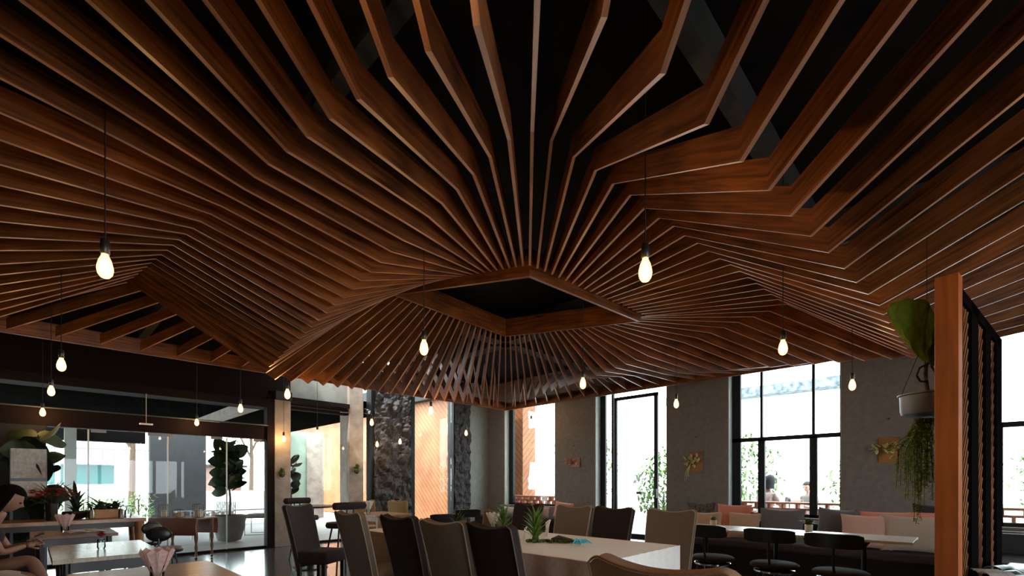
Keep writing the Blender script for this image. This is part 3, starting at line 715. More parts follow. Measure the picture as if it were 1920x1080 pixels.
# ------------------------------------------------------------------ people
def skinmesh(name, verts, edges, radii, mat, parent, sub=2, root=0):
    me = bpy.data.meshes.new(name); me.from_pydata([Vector(v) for v in verts], edges, []); me.materials.append(mat)
    o = bpy.data.objects.new(name, me); C.objects.link(o); o.parent = parent
    md = o.modifiers.new('skin', 'SKIN'); md.use_smooth_shade = True
    for i, r_ in enumerate(radii):
        v = me.skin_vertices[0].data[i]; v.radius = (r_, r_) if not isinstance(r_, tuple) else r_; v.use_root = (i == root)
    ss = o.modifiers.new('sub', 'SUBSURF'); ss.levels = sub; ss.render_levels = sub
    return o
def head_mesh(parent, c, mat, yaw=0, pitch=0, scale=1.0):
    """head faces local +X"""
    rot = Matrix.Rotation(yaw, 3, 'Z') @ Matrix.Rotation(pitch, 3, 'Y')
    s = M(); bm = s.bm
    o = bmesh.ops.create_uvsphere(bm, u_segments=28, v_segments=20, radius=1)
    for v in o['verts']:
        x, y, z = v.co
        jaw = 1 - .30 * max(0, -z) ** 1.3
        X = x * .098 * (1 if x < 0 else .93) ; Y = y * .076 * jaw; Z = z * .118
        if x > 0:
            X -= .012 * max(0, -z - .75) * 4 * x
            X += .030 * math.exp(-((y / .17) ** 2)) * math.exp(-(((z + .14) / .17) ** 2))     # nose
            X -= .010 * math.exp(-(((abs(y) - .42) / .2) ** 2)) * math.exp(-(((z - .05) / .13) ** 2))  # eye sockets
            X += .010 * math.exp(-((y / .30) ** 2)) * math.exp(-(((z + .52) / .10) ** 2))    # lips
            X += .010 * math.exp(-((y / .3) ** 2)) * math.exp(-(((z + .85) / .15) ** 2))    # chin
        else: Z = Z if z > -.4 else Z * .86
        v.co = Vector((X, Y, Z)) * scale
    for sy in (-1, 1): s.ball((0 * scale, sy * .077 * scale, -.01 * scale), (.016 * scale, .008 * scale, .03 * scale), 8, 6)
    for v in bm.verts: v.co = rot @ v.co + Vector(c)
    h = s.build('head', mat, parent, True)
    s = M()
    pass
    s.bm.free()
    for sy in (-1, 1):
        s = M(); s.ball(Vector((.083, sy * .030, .006)) * scale, .011 * scale, 8, 6)
        for v in s.bm.verts: v.co = rot @ v.co + Vector(c)
        s.build('eye', BLACKP, h, True)
    return h, rot
def hand(name, wrist, dirv, palm, mat, parent, curl=.6):
    """hand as its own skinned tree: palm with four unequal fingers and a side thumb"""
    w = Vector(wrist); d = Vector(dirv).normalized(); n = Vector(palm).normalized(); sd = d.cross(n).normalized()
    V = [w, w + d * .045]; E_ = [(0, 1)]; Rr = [.024, .026]
    for k, (off, L) in enumerate(((-.032, .068), (-.011, .078), (.011, .073), (.031, .058))):
        b = w + d * .085 + sd * off; V.append(b); Rr.append(.012); i0 = len(V) - 1; E_.append((1, i0))
        p = b; dd = d.copy()
        for j in range(3):
            dd = (dd + n * curl * (.35 + .2 * j)).normalized(); p = p + dd * L / 3; V.append(p); Rr.append(.009 - j * .001); E_.append((len(V) - 2, len(V) - 1))
    b = w + d * .03 - sd * .032; V.append(b); Rr.append(.013); E_.append((1, len(V) - 1))
    p = b + (d * .6 - sd * .6 + n * .4).normalized() * .035; V.append(p); Rr.append(.011); E_.append((len(V) - 2, len(V) - 1))
    p = p + (d * .9 - sd * .1 + n * .5).normalized() * .03; V.append(p); Rr.append(.009); E_.append((len(V) - 2, len(V) - 1))
    return skinmesh(name, V, E_, Rr, mat, parent, 1)

def seated(label, loc, rz, skin, top, bottom, sc=1.0, sleeves=False, crossed=False, hair='bob', lean=.12, bare_legs=True, headpitch=.3, armfwd=.34, hairmat=None):
    """seated figure, local +X forward, origin on the floor under the hips, seat at .46"""
    t = thing('person', label, 'person', loc, rz); t.scale = (sc, sc, sc)
    P = Vector; ch = .80 + 0; L = lean
    pelvis = P((0, 0, .56)); waist = P((L * .4, 0, .74)); chest = P((L, 0, .93)); neck = P((L * 1.35, 0, 1.07)); hb = P((L * 1.7, 0, 1.14))
    V = [pelvis, waist, chest, neck, hb]; E_ = [(0, 1), (1, 2), (2, 3), (3, 4)]; Rr = [(.13, .15), (.10, .125), (.11, .15), (.052, .055), (.048, .05)]
    arms = []
    for sg in (-1, 1):
        sh = P((L * 1.05, sg * .165, .99)); el = P((L + .12, sg * .215, .76)); wr = P((L + armfwd, sg * .07, .80))
        i = len(V); V += [sh, el, wr]; E_ += [(2, i), (i, i + 1), (i + 1, i + 2)]; Rr += [.050, .036, .024]; arms.append((el, wr))
    for sg in (-1, 1):
        hp = P((.03, sg * .10, .53)); 
        if crossed and sg > 0: kn = P((.46, sg * .02, .66)); an = P((.62, -.10, .27)); toe = P((.74, -.12, .19))
        elif crossed: kn = P((.47, sg * .08, .50)); an = P((.45, sg * .06, .08)); toe = P((.58, sg * .07, .04))
        else: kn = P((.46, sg * .11, .53)); an = P((.44, sg * .11, .09)); toe = P((.58, sg * .12, .04))
        i = len(V); V += [hp, (hp + kn) / 2, kn, (kn * .6 + an * .4), an, toe]; E_ += [(0, i)] + [(i + k, i + k + 1) for k in range(5)]; Rr += [.095, .082, .060, .055, .036, .030]
    body = skinmesh('body', V, E_, Rr, skin, t)
    # clothing: shirt/dress over the torso
    tv = [pelvis + P((0, 0, -.01)), waist, chest, P((L * 1.2, 0, 1.02))]; te = [(0, 1), (1, 2), (2, 3)]; tr = [(.145, .165), (.112, .138), (.122, .165), (.075, .10)]
    if sleeves:
        for sg in (-1, 1):
            i = len(tv); sh = P((L * 1.05, sg * .165, .99)); tv += [sh, sh + P((.04, sg * .045, -.13))]; te += [(2, i), (i, i + 1)]; tr += [.062, .056]
    skinmesh('top', tv, te, tr, top, t)
    lv = [pelvis + P((0, 0, -.02))]; le = []; lr = [(.15, .17)]
    for sg in (-1, 1):
        hp = P((.03, sg * .10, .53)); kn = P((.46, sg * (.02 if crossed and sg > 0 else .1), .66 if crossed and sg > 0 else .52))
        i = len(lv); lv += [hp, hp + (kn - hp) * (.5 if bare_legs else .98)]; le += [(0, i), (i, i + 1)]; lr += [.108, .096 if bare_legs else .07]
        if not bare_legs: lv.append(P((.44, sg * .11, .12))); le.append((i + 1, i + 2)); lr.append(.055)
    skinmesh('skirt' if bare_legs else 'trousers', lv, le, lr, bottom, t)
    hc = P((L * 1.7 + .03, 0, 1.235)); h, rot = head_mesh(t, hc, skin, 0, headpitch)
    hm = hairmat or HAIR; s = M()
    def pt(u, v, off):
        return None
    o = bmesh.ops.create_uvsphere(s.bm, u_segments=26, v_segments=18, radius=1)
    kill = []
    for v in o['verts']:
        x, y, z = v.co
        k = 1.0 + .02 * noise.noise(Vector((x * 4, y * 4, z * 4)))
        v.co = Vector((x * .120 - .014, y * .098, z * .134 + .010)) * k
        if hair == 'short':
            if z < -.25 or (x > .45 and z < .45): kill.append(v)
        else:
            if (x > .42 and z < .42) or z < -.93: kill.append(v)
            elif z < 0:
                dl = -z; k2 = min(2.2, (1 - .12 * dl) / max(.3, math.sqrt(1 - z * z)))
                v.co.z = -(.38 if hair == 'bob' else .15) * dl; v.co.x = v.co.x * k2 - .01 * dl; v.co.y *= k2
    bmesh.ops.delete(s.bm, geom=kill, context='VERTS')
    for v in s.bm.verts: v.co = rot @ v.co + hc
    ho = s.build('hair', hm, t, True, fix=False); md = ho.modifiers.new('s', 'SOLIDIFY'); md.thickness = .012; md.offset = -1
    for (el, wr), sg in zip(arms, (-1, 1)):
        hand('hand', wr, (wr - el) + P((.05, 0, .02)), (0, -sg * .6, -.35), skin, t, .5)
    if bare_legs:
        for sg in (-1, 1):
            if crossed and sg > 0: an, toe = P((.62, -.10, .27)), P((.76, -.12, .19))
            elif crossed: an, toe = P((.45, -.06, .06)), P((.60, -.07, .035))
            else: an, toe = P((.44, sg * .11, .08)), P((.60, sg * .12, .035))
            skinmesh('shoe', [an + P((-.02, 0, -.03)), (an + toe) / 2 + P((0, 0, -.015)), toe], [(0, 1), (1, 2)], [.042, .04, .032], BLACKP, t, 1)
    return t
seated('woman in black sleeveless top with dark hair looking at her phone, legs crossed', (-.40, 5.74, .01), R(-4), SKIN, BLACKCL, BLACKCL, .89, False, True, 'bob', .17, True, .5, .26)
x, y = at(1432, 9.0); seated('person with dark bobbed hair in a pale top outside the wide window, seen from behind', (x, y, 0), R(-25), SKINL, WHITECL, GREYC, 1.02, True, False, 'bob2', .08, False, .1, .30, new_mat('soft_black_hair', (.010, .011, .013), .8))
x, y = at(1520, 10.4); seated('short haired person facing left outside the wide window', (x, y, 0), R(160), SKINL, GREYC, GREYC, .93, True, False, 'short', .06, False, .15, .30, new_mat('brown_hair', (.015, .012, .012), .8))
# phone held by the woman
s = M(); s.box((-.035, -.07, -.004), (.035, .07, .004), .003); o = s.build('smartphone', BLACKP); tag(o, 'dark phone held in the hands of the seated woman', 'phone'); o.location = (.06, 5.72, .80); o.rotation_euler = (0, R(-25), 0)
# garden spot lamp outside
x, y = at(1480, 9.8); t = thing('garden_spotlight', 'round black spotlight with a pale barrel on a thin stem outside the wide window', 'spotlight', (x, y, -.02), R(-50))
s = M(); s.tube([(0, 0, 0), (0, 0, .84)], .012, 6); s.build('stem', STEEL, t); s = M(); s.tube([(-.06, 0, .9), (-.01, 0, .9)], .075, 16); s.build('lamp_head', BLACKP, t)
s = M(); s.tube([(-.01, 0, .9), (.2, 0, .9)], .05, 14); s.build('barrel', GREIGE, t, True)

# ------------------------------------------------------------------ upholstered dining chairs (local +X is the way the chair faces)
def dining_chair(label, loc, rz, fab, pipe, group='tall backed upholstered chairs', H=1.0, seatm=None, w=.23):
    t = thing('upholstered_chair', label, 'chair', (*loc, 0), rz, group)
    def prof(u, v):
        a = abs(u); zt = H - .026 + .040 * u * u
        if a > .74: zt -= .038 * ((a - .74) / .26) ** 2.4
        z = .30 + v * (zt - .30); hw = (w - .025) + .025 * v
        if v > .9 and a > .8: pass
        x = -.20 - .13 * v - .03 * v * v + .022 * (1 - u * u) * -1 * v
        return Vector((x, u * hw, z))
    s = M(); s.sheet(lambda u, v: prof(u * 2 - 1, v), 26, 14, .052); s.build('backrest', fab, t, True)
    s = M(); pts = [prof(-1, k / 14) for k in range(0, 14)] + [prof(k / 18, 1) for k in range(-18, 19)] + [prof(1, k / 14) for k in range(13, -1, -1)]
    s.tube([p + Vector((.026, 0, .0)) for p in pts], .0045, 6); s.tube([p - Vector((.026, 0, -.0)) for p in pts], .0045, 6); s.build('piping', pipe, t, True)
    s = M(); s.box((-.22, -w + .015, .34), (.15, w - .015, .485), .035); s.build('seat', seatm or fab, t, True)
    for sx, sy in ((.11, .18), (.11, -.18), (-.2, .18), (-.2, -.18)):
        s = M(); V = s.box((sx - .02, sy - .02, 0), (sx + .02, sy + .02, .36)); s.build('leg', DLEG, t)
    return t
cB = dining_chair('leftmost taupe fabric chair at the white table, back turned, beside the side-on dark chair', (2.29, 3.84), R(0), TFAB, PIPE)
cC = dining_chair('dark fabric chair at the white table between two taupe chairs, back turned', (2.33, 3.13), R(0), DFAB, DPIPE)
dup(cB, (2.30, 2.55, 0), R(2), 'taupe fabric chair at the white table between two dark chairs, back turned')
dup(cC, (2.32, 2.06, 0), R(-6), 'nearest dark fabric chair at the white table, back turned')
dup(cC, (2.36, 5.28, 0), R(-58), 'dark fabric chair seen side-on at the far left end of the white table')
cF = dining_chair('tan orange lit chair back cut off by the bottom edge, nearest to the camera', (1.66, .66), R(0), OFAB, OFAB, H=1.015)
dup(cB, (3.86, 1.98, 0), R(184), 'taupe chair at the right end behind the white table, facing the camera side')
dup(cC, (3.86, 2.64, 0), R(178), 'dark chair behind the white table in front of the tall glass door')
dup(cB, (3.86, 3.12, 0), R(182), 'taupe chair behind the white table before the red cushion')
dup(cC, (3.90, 3.88, 0), R(176), 'dark chair behind the white table between the two spiky plants')
x, y = at(907, 6.4); dining_chair('small low taupe chair beyond the white table left of the white flowers', (x, y), R(200), TFAB, PIPE, 'low chairs at the far tables', .86, None, .17)

# ------------------------------------------------------------------ white clothed table
TA, TB, TC_, TD = 2.46, 3.60, 1.66, 4.60
t = thing('tablecloth_table', 'long dining table under a white cloth with shade-toned sides', 'table', ((TA + TB) / 2, (TC_ + TD) / 2, 0))
s = M(); s.box((-.52, -1.42, .70), (.52, 1.42, .738)); s.build('table_top', TABLEW, t)
for sx in (-.45, .45):
    for sy in (-1.35, 1.35): s = M(); s.box((sx - .03, sy - .03, 0), (sx + .03, sy + .03, .7)); s.build('leg', DLEG, t)
t = thing('tablecloth', 'white cloth draped over the long dining table', 'tablecloth', ((TA + TB) / 2, (TC_ + TD) / 2, 0))
hx, hy = (TB - TA) / 2, (TD - TC_) / 2
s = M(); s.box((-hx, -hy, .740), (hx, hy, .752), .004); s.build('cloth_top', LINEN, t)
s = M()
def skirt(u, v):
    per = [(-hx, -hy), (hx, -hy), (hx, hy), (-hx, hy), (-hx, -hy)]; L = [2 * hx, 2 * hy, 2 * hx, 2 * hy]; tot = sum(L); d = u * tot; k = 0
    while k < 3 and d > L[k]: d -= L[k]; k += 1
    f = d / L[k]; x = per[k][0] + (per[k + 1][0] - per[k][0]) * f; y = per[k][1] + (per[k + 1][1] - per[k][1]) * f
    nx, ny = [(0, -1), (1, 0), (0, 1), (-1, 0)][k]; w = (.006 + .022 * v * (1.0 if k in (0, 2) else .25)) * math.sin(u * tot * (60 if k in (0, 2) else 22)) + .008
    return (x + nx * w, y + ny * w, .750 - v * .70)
s.sheet(lambda u, v: skirt(u, v), 420, 8, .003); sk = s.build('cloth_skirt', SHADESKIRT, t, True); 
s = M(); s.sheet(lambda u, v: (-hx + 2 * hx * u, -hy - .018 - .016 * v * math.sin(u * 62) - .012 * v, .753 - v * .62), 90, 6, .003); part(s.build('pleated_end', LINEN, t, True), 'white pleated cloth at the right end')

def spiky(x, y, z, h, n, label, seed, mat=LEAFM, cat='plant'):
    t = thing('air_plant', label, cat, (x, y, z)); rr = random.Random(seed); s = M()
    for i in range(n):
        a = i * 2.4; l = i / n; L = h * (.5 + .5 * l); sp = .95 - .7 * l
        s.leaf((0, 0, .01 + l * h * .25), (math.cos(a) * L * sp, math.sin(a) * L * sp, .01 + l * h * .25 + L * (.62 + .33 * l)), .026, .14, n=4)
    s.build('leaves', mat, t, False, fix=False)
    s = M(); s.lathe([(.01, 0), (.028, .01), (.03, .03), (.012, .08)], n=10); s.build('base', MOSS, t, True); return t
def tpt(px, py, zz=.753):
    d = (EYE - zz) * FPX / (py - HY); return at(px, d)
x, y = tpt(1004, 1016); spiky(x, y, .754, .26, 46, 'tall spiky green plant in the middle of the white table', 41)
x, y = (2.95, 3.75); x, y = at(944, 4.75); spiky(x, y, .754, .24, 40, 'spiky green plant on the white table beside the white flowers', 42)
x, y = at(857, 4.4); spiky(x, y, .754, .22, 36, 'dark spiky plant on the white table behind the nearest dark chair', 43, LEAFD)
def scatter(name, label, cat, pts, fn, mat, loc):
    t = thing(name, label, cat, loc)
    return t
x, y = tpt(1045, 1017); t = thing('moss_runner', 'strip of green moss lying on the white table', 'moss', (x, y, .753), R(-50))
s = M()
for i in range(26): s.ball((-.24 + .018 * i + random.uniform(-.01, .01), random.uniform(-.035, .035), .012), (.022, .02, .014), 8, 5, amp=.3)
s.build('moss', MOSS, t, True); o_ = t
x, y = tpt(1086, 1022); t = thing('ribbon_bunch', 'bunch of turquoise ribbon lying on the white table', 'ribbon', (x, y, .754), R(-40))
s = M(); rr = random.Random(5)
for i in range(16):
    a = rr.uniform(0, 6.28); L = rr.uniform(.04, .11); p = [Vector((math.cos(a) * L * f_, math.sin(a) * L * f_ * .6, .012 + .03 * math.sin(f_ * 3.1) * rr.uniform(.5, 1.2))) for f_ in (0, .3, .6, 1)]
    s.tube(p, [.008, .007, .006, .003], 5)
s.build('ribbon', BLUE, t, True)
x, y = tpt(1052, 1016); t = thing('driftwood_piece', 'dark knotted driftwood beside the turquoise ribbon on the white table', 'driftwood', (x, y, .754), R(-40))
s = M(); s.tube([(-.08, 0, .02), (-.02, .01, .035), (.05, -.01, .02), (.1, .02, .015)], [.012, .02, .016, .006], 8); s.tube([(-.02, 0, .03), (.02, .05, .02)], [.012, .005], 6); s.build('driftwood', BARK, t, True)
def shell(px, py, sz, label, seed, yaw=0):
    x, y = tpt(px, py); t = thing('white_shell', label, 'shell', (x, y, .753), yaw); s = M()
    s.sheet(lambda u, v: (sz * .4 * (v - .5) * math.sin(math.pi * u), sz * (u - .5) * (.4 + .6 * v) * 1.2, sz * v * (.75 + .25 * math.sin(math.pi * u)) + .0), 12, 8, .006); s.build('shell', CERAM, t, True)
shell(984, 1010, .11, 'rounded white shell left of the tall spiky plant', 1, R(-45)); shell(1026, 1004, .15, 'pointed white shell right of the tall spiky plant', 2, R(-40))
def napkin_flower(x, y, z, label, sc=1, mat=WHITEP, seed=0, glass=True):
    t = thing('paper_napkin_vase', label, 'vase', (x, y, z)); rr = random.Random(seed)
    s = M(); s.lathe([(.028 * sc, 0), (.03 * sc, .005), (.036 * sc, .085 * sc), (.034 * sc, .085 * sc), (.027 * sc, .01)], n=16); s.build('glass', CLEARG if glass else CERAM, t, True)
    s = M()
    for i in range(9):
        a = i * .7 + rr.uniform(-.1, .1); c_, s_ = math.cos(a), math.sin(a)
        s.sheet(lambda u, v: ((.012 + .062 * v) * sc * c_ - (u - .5) * .055 * sc * v * s_, (.012 + .062 * v) * sc * s_ + (u - .5) * .055 * sc * v * c_, sc * (.012 + .155 * v + (.018 * (1 - abs(u - .5) * 2)) * v)), 4, 5, .0012)
    s.build('paper_petals', mat, t, True); return t
x, y = at(925, 5.0); napkin_flower(x, y, .753, 'white paper flowers in a glass on the far side of the white table', 1.0, WHITEP, 3)

# ------------------------------------------------------------------ right hand tables, black chairs, bench and cushions
def cafe_table(label, x0, x1, y0, y1):
    t = thing('cafe_table', label, 'table', ((x0 + x1) / 2, (y0 + y1) / 2, 0), 0, 'pale topped tables along the bench'); hx, hy = (x1 - x0) / 2, (y1 - y0) / 2
    s = M(); s.box((-hx, -hy, .728), (hx, hy, .75), .004); s.build('table_top', new_mat('pale_laminate', (.62, .58, .52), .3), t)
    s = M(); s.tube([(0, 0, .02), (0, 0, .728)], .022, 10); s.lathe([(.05, .70), (.022, .66)], n=10); s.build('pedestal', BLACKP, t, True)
    s = M(); s.lathe([(.2, 0), (.2, .012), (.04, .03)], n=20); s.build('base', BLACKP, t, True)
cafe_table('pale topped table nearest the wooden screen, bare', 5.12, 5.68, .33, 1.06)
cafe_table('pale topped table in the middle of the bench row carrying the bushy herb pot', 5.12, 5.68, 1.065, 1.80)
cafe_table('pale topped table at the left end of the bench row carrying the small herb pot', 5.12, 5.68, 1.805, 2.5)
def herb(x, y, label, sc, seed):
    t = thing('herb_pot', label, 'potted plant', (x, y, .751)); rr = random.Random(seed)
    s = M(); s.lathe([(.028, 0), (.034, .004), (.036, .075), (.032, .075), (.03, .06)], n=14); s.build('pot', CERAM, t, True)
    s = M()
    for i in range(40):
        a = rr.uniform(0, 6.28); e = rr.uniform(.1, 1.3); L = rr.uniform(.03, .06) * sc
        b = Vector((rr.uniform(-.015, .015), rr.uniform(-.015, .015), .07)); s.leaf(b, b + Vector((math.cos(a) * math.cos(e) * L * 1.3, math.sin(a) * math.cos(e) * L * 1.3, .012 + math.sin(e) * L)), .022 * sc, .2, n=3)
    s.build('leaves', LEAFM, t, False, fix=False)
x, y = (5.42, 2.08); herb(x, y, 'small white pot with a short green herb, on the left table of the bench row', .8, 1)
x, y = (5.5, 1.16); herb(x, y, 'white pot with a bushy green herb on the middle table of the bench row', 1.3, 2)

def black_chair(label, loc, rz):
    t = thing('black_cafe_chair', label, 'chair', (*loc, 0), rz, 'black chairs at the bench tables')
    s = M(); s.sheet(lambda u, v: (-.19 - .05 * (1 - (2 * u - 1) ** 2) - .02 * v, (u - .5) * .42, .70 + (.125 - .03 * abs(2 * u - 1) ** 6) * v + .015 * abs(2 * u - 1) ** 6), 16, 5, .022); s.build('backrest', BLACKP, t, True)
    s = M(); s.lathe([(.02, .445), (.19, .445), (.21, .455), (.21, .475), (.19, .488), (.02, .49)], n=24); s.build('seat', new_mat('dark_seat', (.022, .014, .013), .75, spec=.2), t, True)
    s = M(); s.tube([(-.20, 0, .78), (-.23, 0, .6), (-.17, 0, .45), (-.02, 0, .43)], .011, 8); s.build('back_support', BLACKP, t, True)
    s = M(); s.lathe([(.17, .40), (.178, .405), (.178, .42), (.17, .425)], n=24); s.build('seat_ring', CHROME, t, True)
    for a in (45, 135, 225, 315): 
        s = M(); c_, s_ = math.cos(R(a)), math.sin(R(a)); s.tube([(c_ * .14, s_ * .14, .44), (c_ * .24, s_ * .24, 0)], .011, 8); s.build('leg', BLACKP, t, True)
    return t
b0 = black_chair('black cafe chair at the left table of the bench row', (4.98, 1.92), 0)
dup(b0, (4.96, 1.33, 0), R(3), 'black cafe chair at the middle table of the bench row')
dup(b0, (4.92, .80, 0), R(-4), 'black cafe chair at the table nearest the wooden screen')

t = thing('banquette', 'long black upholstered bench along the window wall', 'bench seat', (7.2, 1.2, 0))
s = M(); s.box((-.42, -3.4, 0), (.42, 2.05, .36)); s.build('bench_base', DARKW, t)
s = M(); s.box((-.45, -3.4, .36), (.42, 2.05, .45), .03); s.build('seat', DFAB, t, True)
s = M(); s.box((.36, -3.4, .45), (.52, 2.05, .68), .03); s.build('backrest', BLACKCL, t, True)
s = M(); s.tube([(.40, -3.4, .70), (.40, 2.05, .70)], .010, 8); s.build('rail', METALG, t, True)
t = thing('far_banquette', 'dark bench in the far corner under the narrow window', 'bench seat', (8.45, 7.4, 0))
s = M(); s.box((-.42, -1.35, 0), (.42, 1.75, .38)); s.build('bench_base', DARKW, t)
s = M(); s.box((-.45, -1.35, .38), (.42, 1.75, .46), .03); s.build('seat', DFAB, t, True)
t = thing('window_ledge_bench', 'dark low bench with back below the wide window', 'bench seat', (8.5, 1.6, 0))
s = M(); s.box((-.3, -4.5, 0), (.4, 2.5, .62), .02); s.build('seat', DARKW, t)

def cushion(label, px, ytop, X, mat, w=.5, h=.45, rz=180, tilt=14, roll=0, ears=.05, zb=.455, group='cushions on the bench'):
    r = (px - CX) / FPX; Y = X * (ST - CT * r) / (CT + ST * r); d = X * CT + Y * ST
    zt = EYE + (HY - ytop) * d / FPX; h = max(.2, zt - zb)
    t_ = M()
    def fn(u, v, sg):
        a, b = 2 * u - 1, 2 * v - 1
        ins = 1 - .10 * (1 - a * a) * (abs(b) ** 2) ; ins2 = 1 - .10 * (1 - b * b) * (abs(a) ** 2)
        th = .075 * ((1 - a * a) * (1 - b * b)) ** .45
        wr = .004 * noise.noise(Vector((a * 3 + px, b * 3, sg)))
        return Vector((sg * th + wr, a * w / 2 * ins2, b * h / 2 * ins))
    n = 16
    G = {}
    for sg in (-1, 1):
        for i in range(n + 1):
            for j in range(n + 1):
                edge = i in (0, n) or j in (0, n)
                if edge and sg == 1: G[(sg, i, j)] = G[(-1, i, j)]
                else: G[(sg, i, j)] = t_.bm.verts.new(fn(i / n, j / n, sg))
    for sg in (-1, 1):
        for i in range(n):
            for j in range(n): t_.bm.faces.new([G[(sg, i, j)], G[(sg, i + 1, j)], G[(sg, i + 1, j + 1)], G[(sg, i, j + 1)]])
    o = t_.build('cushion', mat, None, True); tag(o, label, 'cushion', group)
    o.location = (X, Y, zb + h / 2); o.rotation_mode = 'XYZ'; o.rotation_euler = (R(roll), R(tilt), 0)
    return o
XC = 7.0
cushion('large greige cushion nearest the wooden post', 1716, 966, 6.98, GREIGE, .62)
cushion('dusty pink cushion between the grey one and the greige one', 1623, 964, 7.0, PINKC, .52)
cushion('dark grey cushion left of the dusty pink one', 1566, 952, 7.22, GREYC, .42, roll=4)
cushion('large shiny dark grey cushion in the middle of the bench', 1465, 952, 7.05, GREYC, .56)
cushion('tan cushion leaning left of the large dark grey one', 1395, 960, 7.02, TANC, .44)
cushion('tan cushion at the left end of the bench behind the small herb pot', 1327, 959, 7.0, TANC, .42, roll=-4)
cushion('salmon cushion behind the two tan ones', 1375, 944, 7.3, SALMON, .5)
cushion('black patterned cushion against the grey pier at the left end of the bench', 1312, 940, 7.4, BLACKC, .46)
cushion('orange cushion peeking out above the pink and greige cushions', 1690, 957, 7.25, SALMON, .8, roll=-3)
cushion('black cushion beside the wooden post behind the hanging plant', 1752, 943, 7.3, BLACKCL, .4)
cushion('dark grey cushion half hidden behind the dusty pink one', 1600, 962, 7.27, GREYC, .6, roll=3)
g2 = 'cushions on the far corner bench'
cushion('red cushion against the pier at the right end of the far bench', 1056, 941, 8.2, SALMON, .52, zb=.465, roll=5, group=g2)
cushion('greige cushion on the far bench left of the red one', 1014, 950, 8.2, PINKC, .5, zb=.465, group=g2)
cushion('coral cushion under the narrow window on the far bench', 985, 946, 8.5, SALMON, .55, zb=.465, roll=-6, group=g2)
cushion('pale cushion at the left end of the far bench', 957, 950, 8.2, GREIGE, .5, zb=.465, group=g2)
cushion('small dark cushion at the back of the far bench', 945, 946, 8.5, BLACKC, .5, zb=.465, group=g2)

# wall plaques with dried flowers
def plaque(px, y0, y1, wpx, label, flower, seed, tail=0):
    X = XR - .012; r = (px - CX) / FPX; Y = X * (ST - CT * r) / (CT + ST * r); d = X * CT + Y * ST
    z0, z1 = EYE + (HY - y1) * d / FPX, EYE + (HY - y0) * d / FPX; w = wpx * d / FPX / .7; rr = random.Random(seed)
    t = thing('flower_plaque', label, 'wall decoration', (X, Y, (z0 + z1) / 2)); h = (z1 - z0) / 2
    s = M(); s.box((-.012, -w / 2, -h), (.010, w / 2, h), .003); s.build('wooden_board', WOODO, t)
    s = M()
    for i in range(26):
        c = Vector((-.04 + rr.uniform(-.02, .01), rr.uniform(-.5, .5) * w + w * .2, rr.uniform(-.4, .5) * h)); a = rr.uniform(0, 6.28)
        s.leaf(c, c + Vector((-.05, math.cos(a) * .08, math.sin(a) * .08)), .05, .2, n=3)
    for i in range(tail): s.tube([(-.03, w * .3, 0), (-.05, w * (.5 + .1 * i), -h), (-.03, w * (.5 + .15 * i), -h * (1.4 + .2 * i))], .006, 5)
    s.build('dried_flowers', flower, t, False, fix=False)
    s = M(); s.ball((-.005, 0, h + .28), .014, 8, 6); s.build('nail', BLACKP, t, True)
plaque(1076, 858, 876, 20, 'small brown plaque with pale dried flowers on the pier left of the tall glass door', PINKC, 1)
plaque(1305, 846, 886, 18, 'wooden plaque with pale yellow flowers on the pier right of the tall glass door', YELF, 2, 3)
plaque(1667, 820, 868, 22, 'wooden plaque with a yellow green flower on the pier behind the hanging fern', YELF, 3)

# ------------------------------------------------------------------ wooden screen with slats, hanging pot
A = Vector((3.56, .08)); B = Vector((5.32, -.16)); dv = (B - A); LN = dv.length; ang = math.atan2(dv.y, dv.x)
t = thing('slatted_screen', 'tall room divider with an orange wooden post and diagonal brown slats', 'screen', (A.x, A.y, 0), ang); HS = 2.39
s = M(); s.box((-.05, -.05, 0), (.05, .05, HS), .004); s.build('post', POSTW, t)
s = M()
def along(px):
    t_, _ = on_line((A.x, A.y), (B.x, B.y), px, 500); return t_ * LN
st = [(along(1789), along(1797)), (along(1814), along(1827)), (along(1841), along(1851)), (along(1862), along(1872))]
for a, b in st: s.box((a, -.02, 0), (b, .02, HS))
s.box((.05, -.02, HS - .07), (st[3][1], .02, HS)); s.box((.05, -.02, 0), (st[3][1], .02, .08)); s.build('frame', MATTE, t)
for k in range(3):
    a, b = st[k][1], st[k + 1][0]; s = M(); w = b - a; rise = w * 1.1; s2_ = M(); s2_.box((a, .0, .08), (b, .012, HS - .07)); s2_.build('back_panel', DLEG, t); z = .08 - rise
    while z < HS - .1:
        ua, ub = 0.0, 1.0
        if z < .08: ua = (.08 - z) / rise
        if z + rise > HS - .07: ub = (HS - .07 - z) / rise
        if ub - ua > .04: s.tube([(a + w * ua, -.006, z + rise * ua), (a + w * ub, -.006, z + rise * ub)], .020, 4)
        z += .08
    for v in s.bm.verts: v.co.y = -.003 + (v.co.y + .006) * .12; v.co.x = min(max(v.co.x, a), b)
    s.build('slat_panel', WOODO, t)
for z in (.45, .9, 1.35, 1.8, 2.25):
    s = M(); s.ball((.12, -.021, z), .006, 8, 6); s.build('screw', CHROME, t, True)

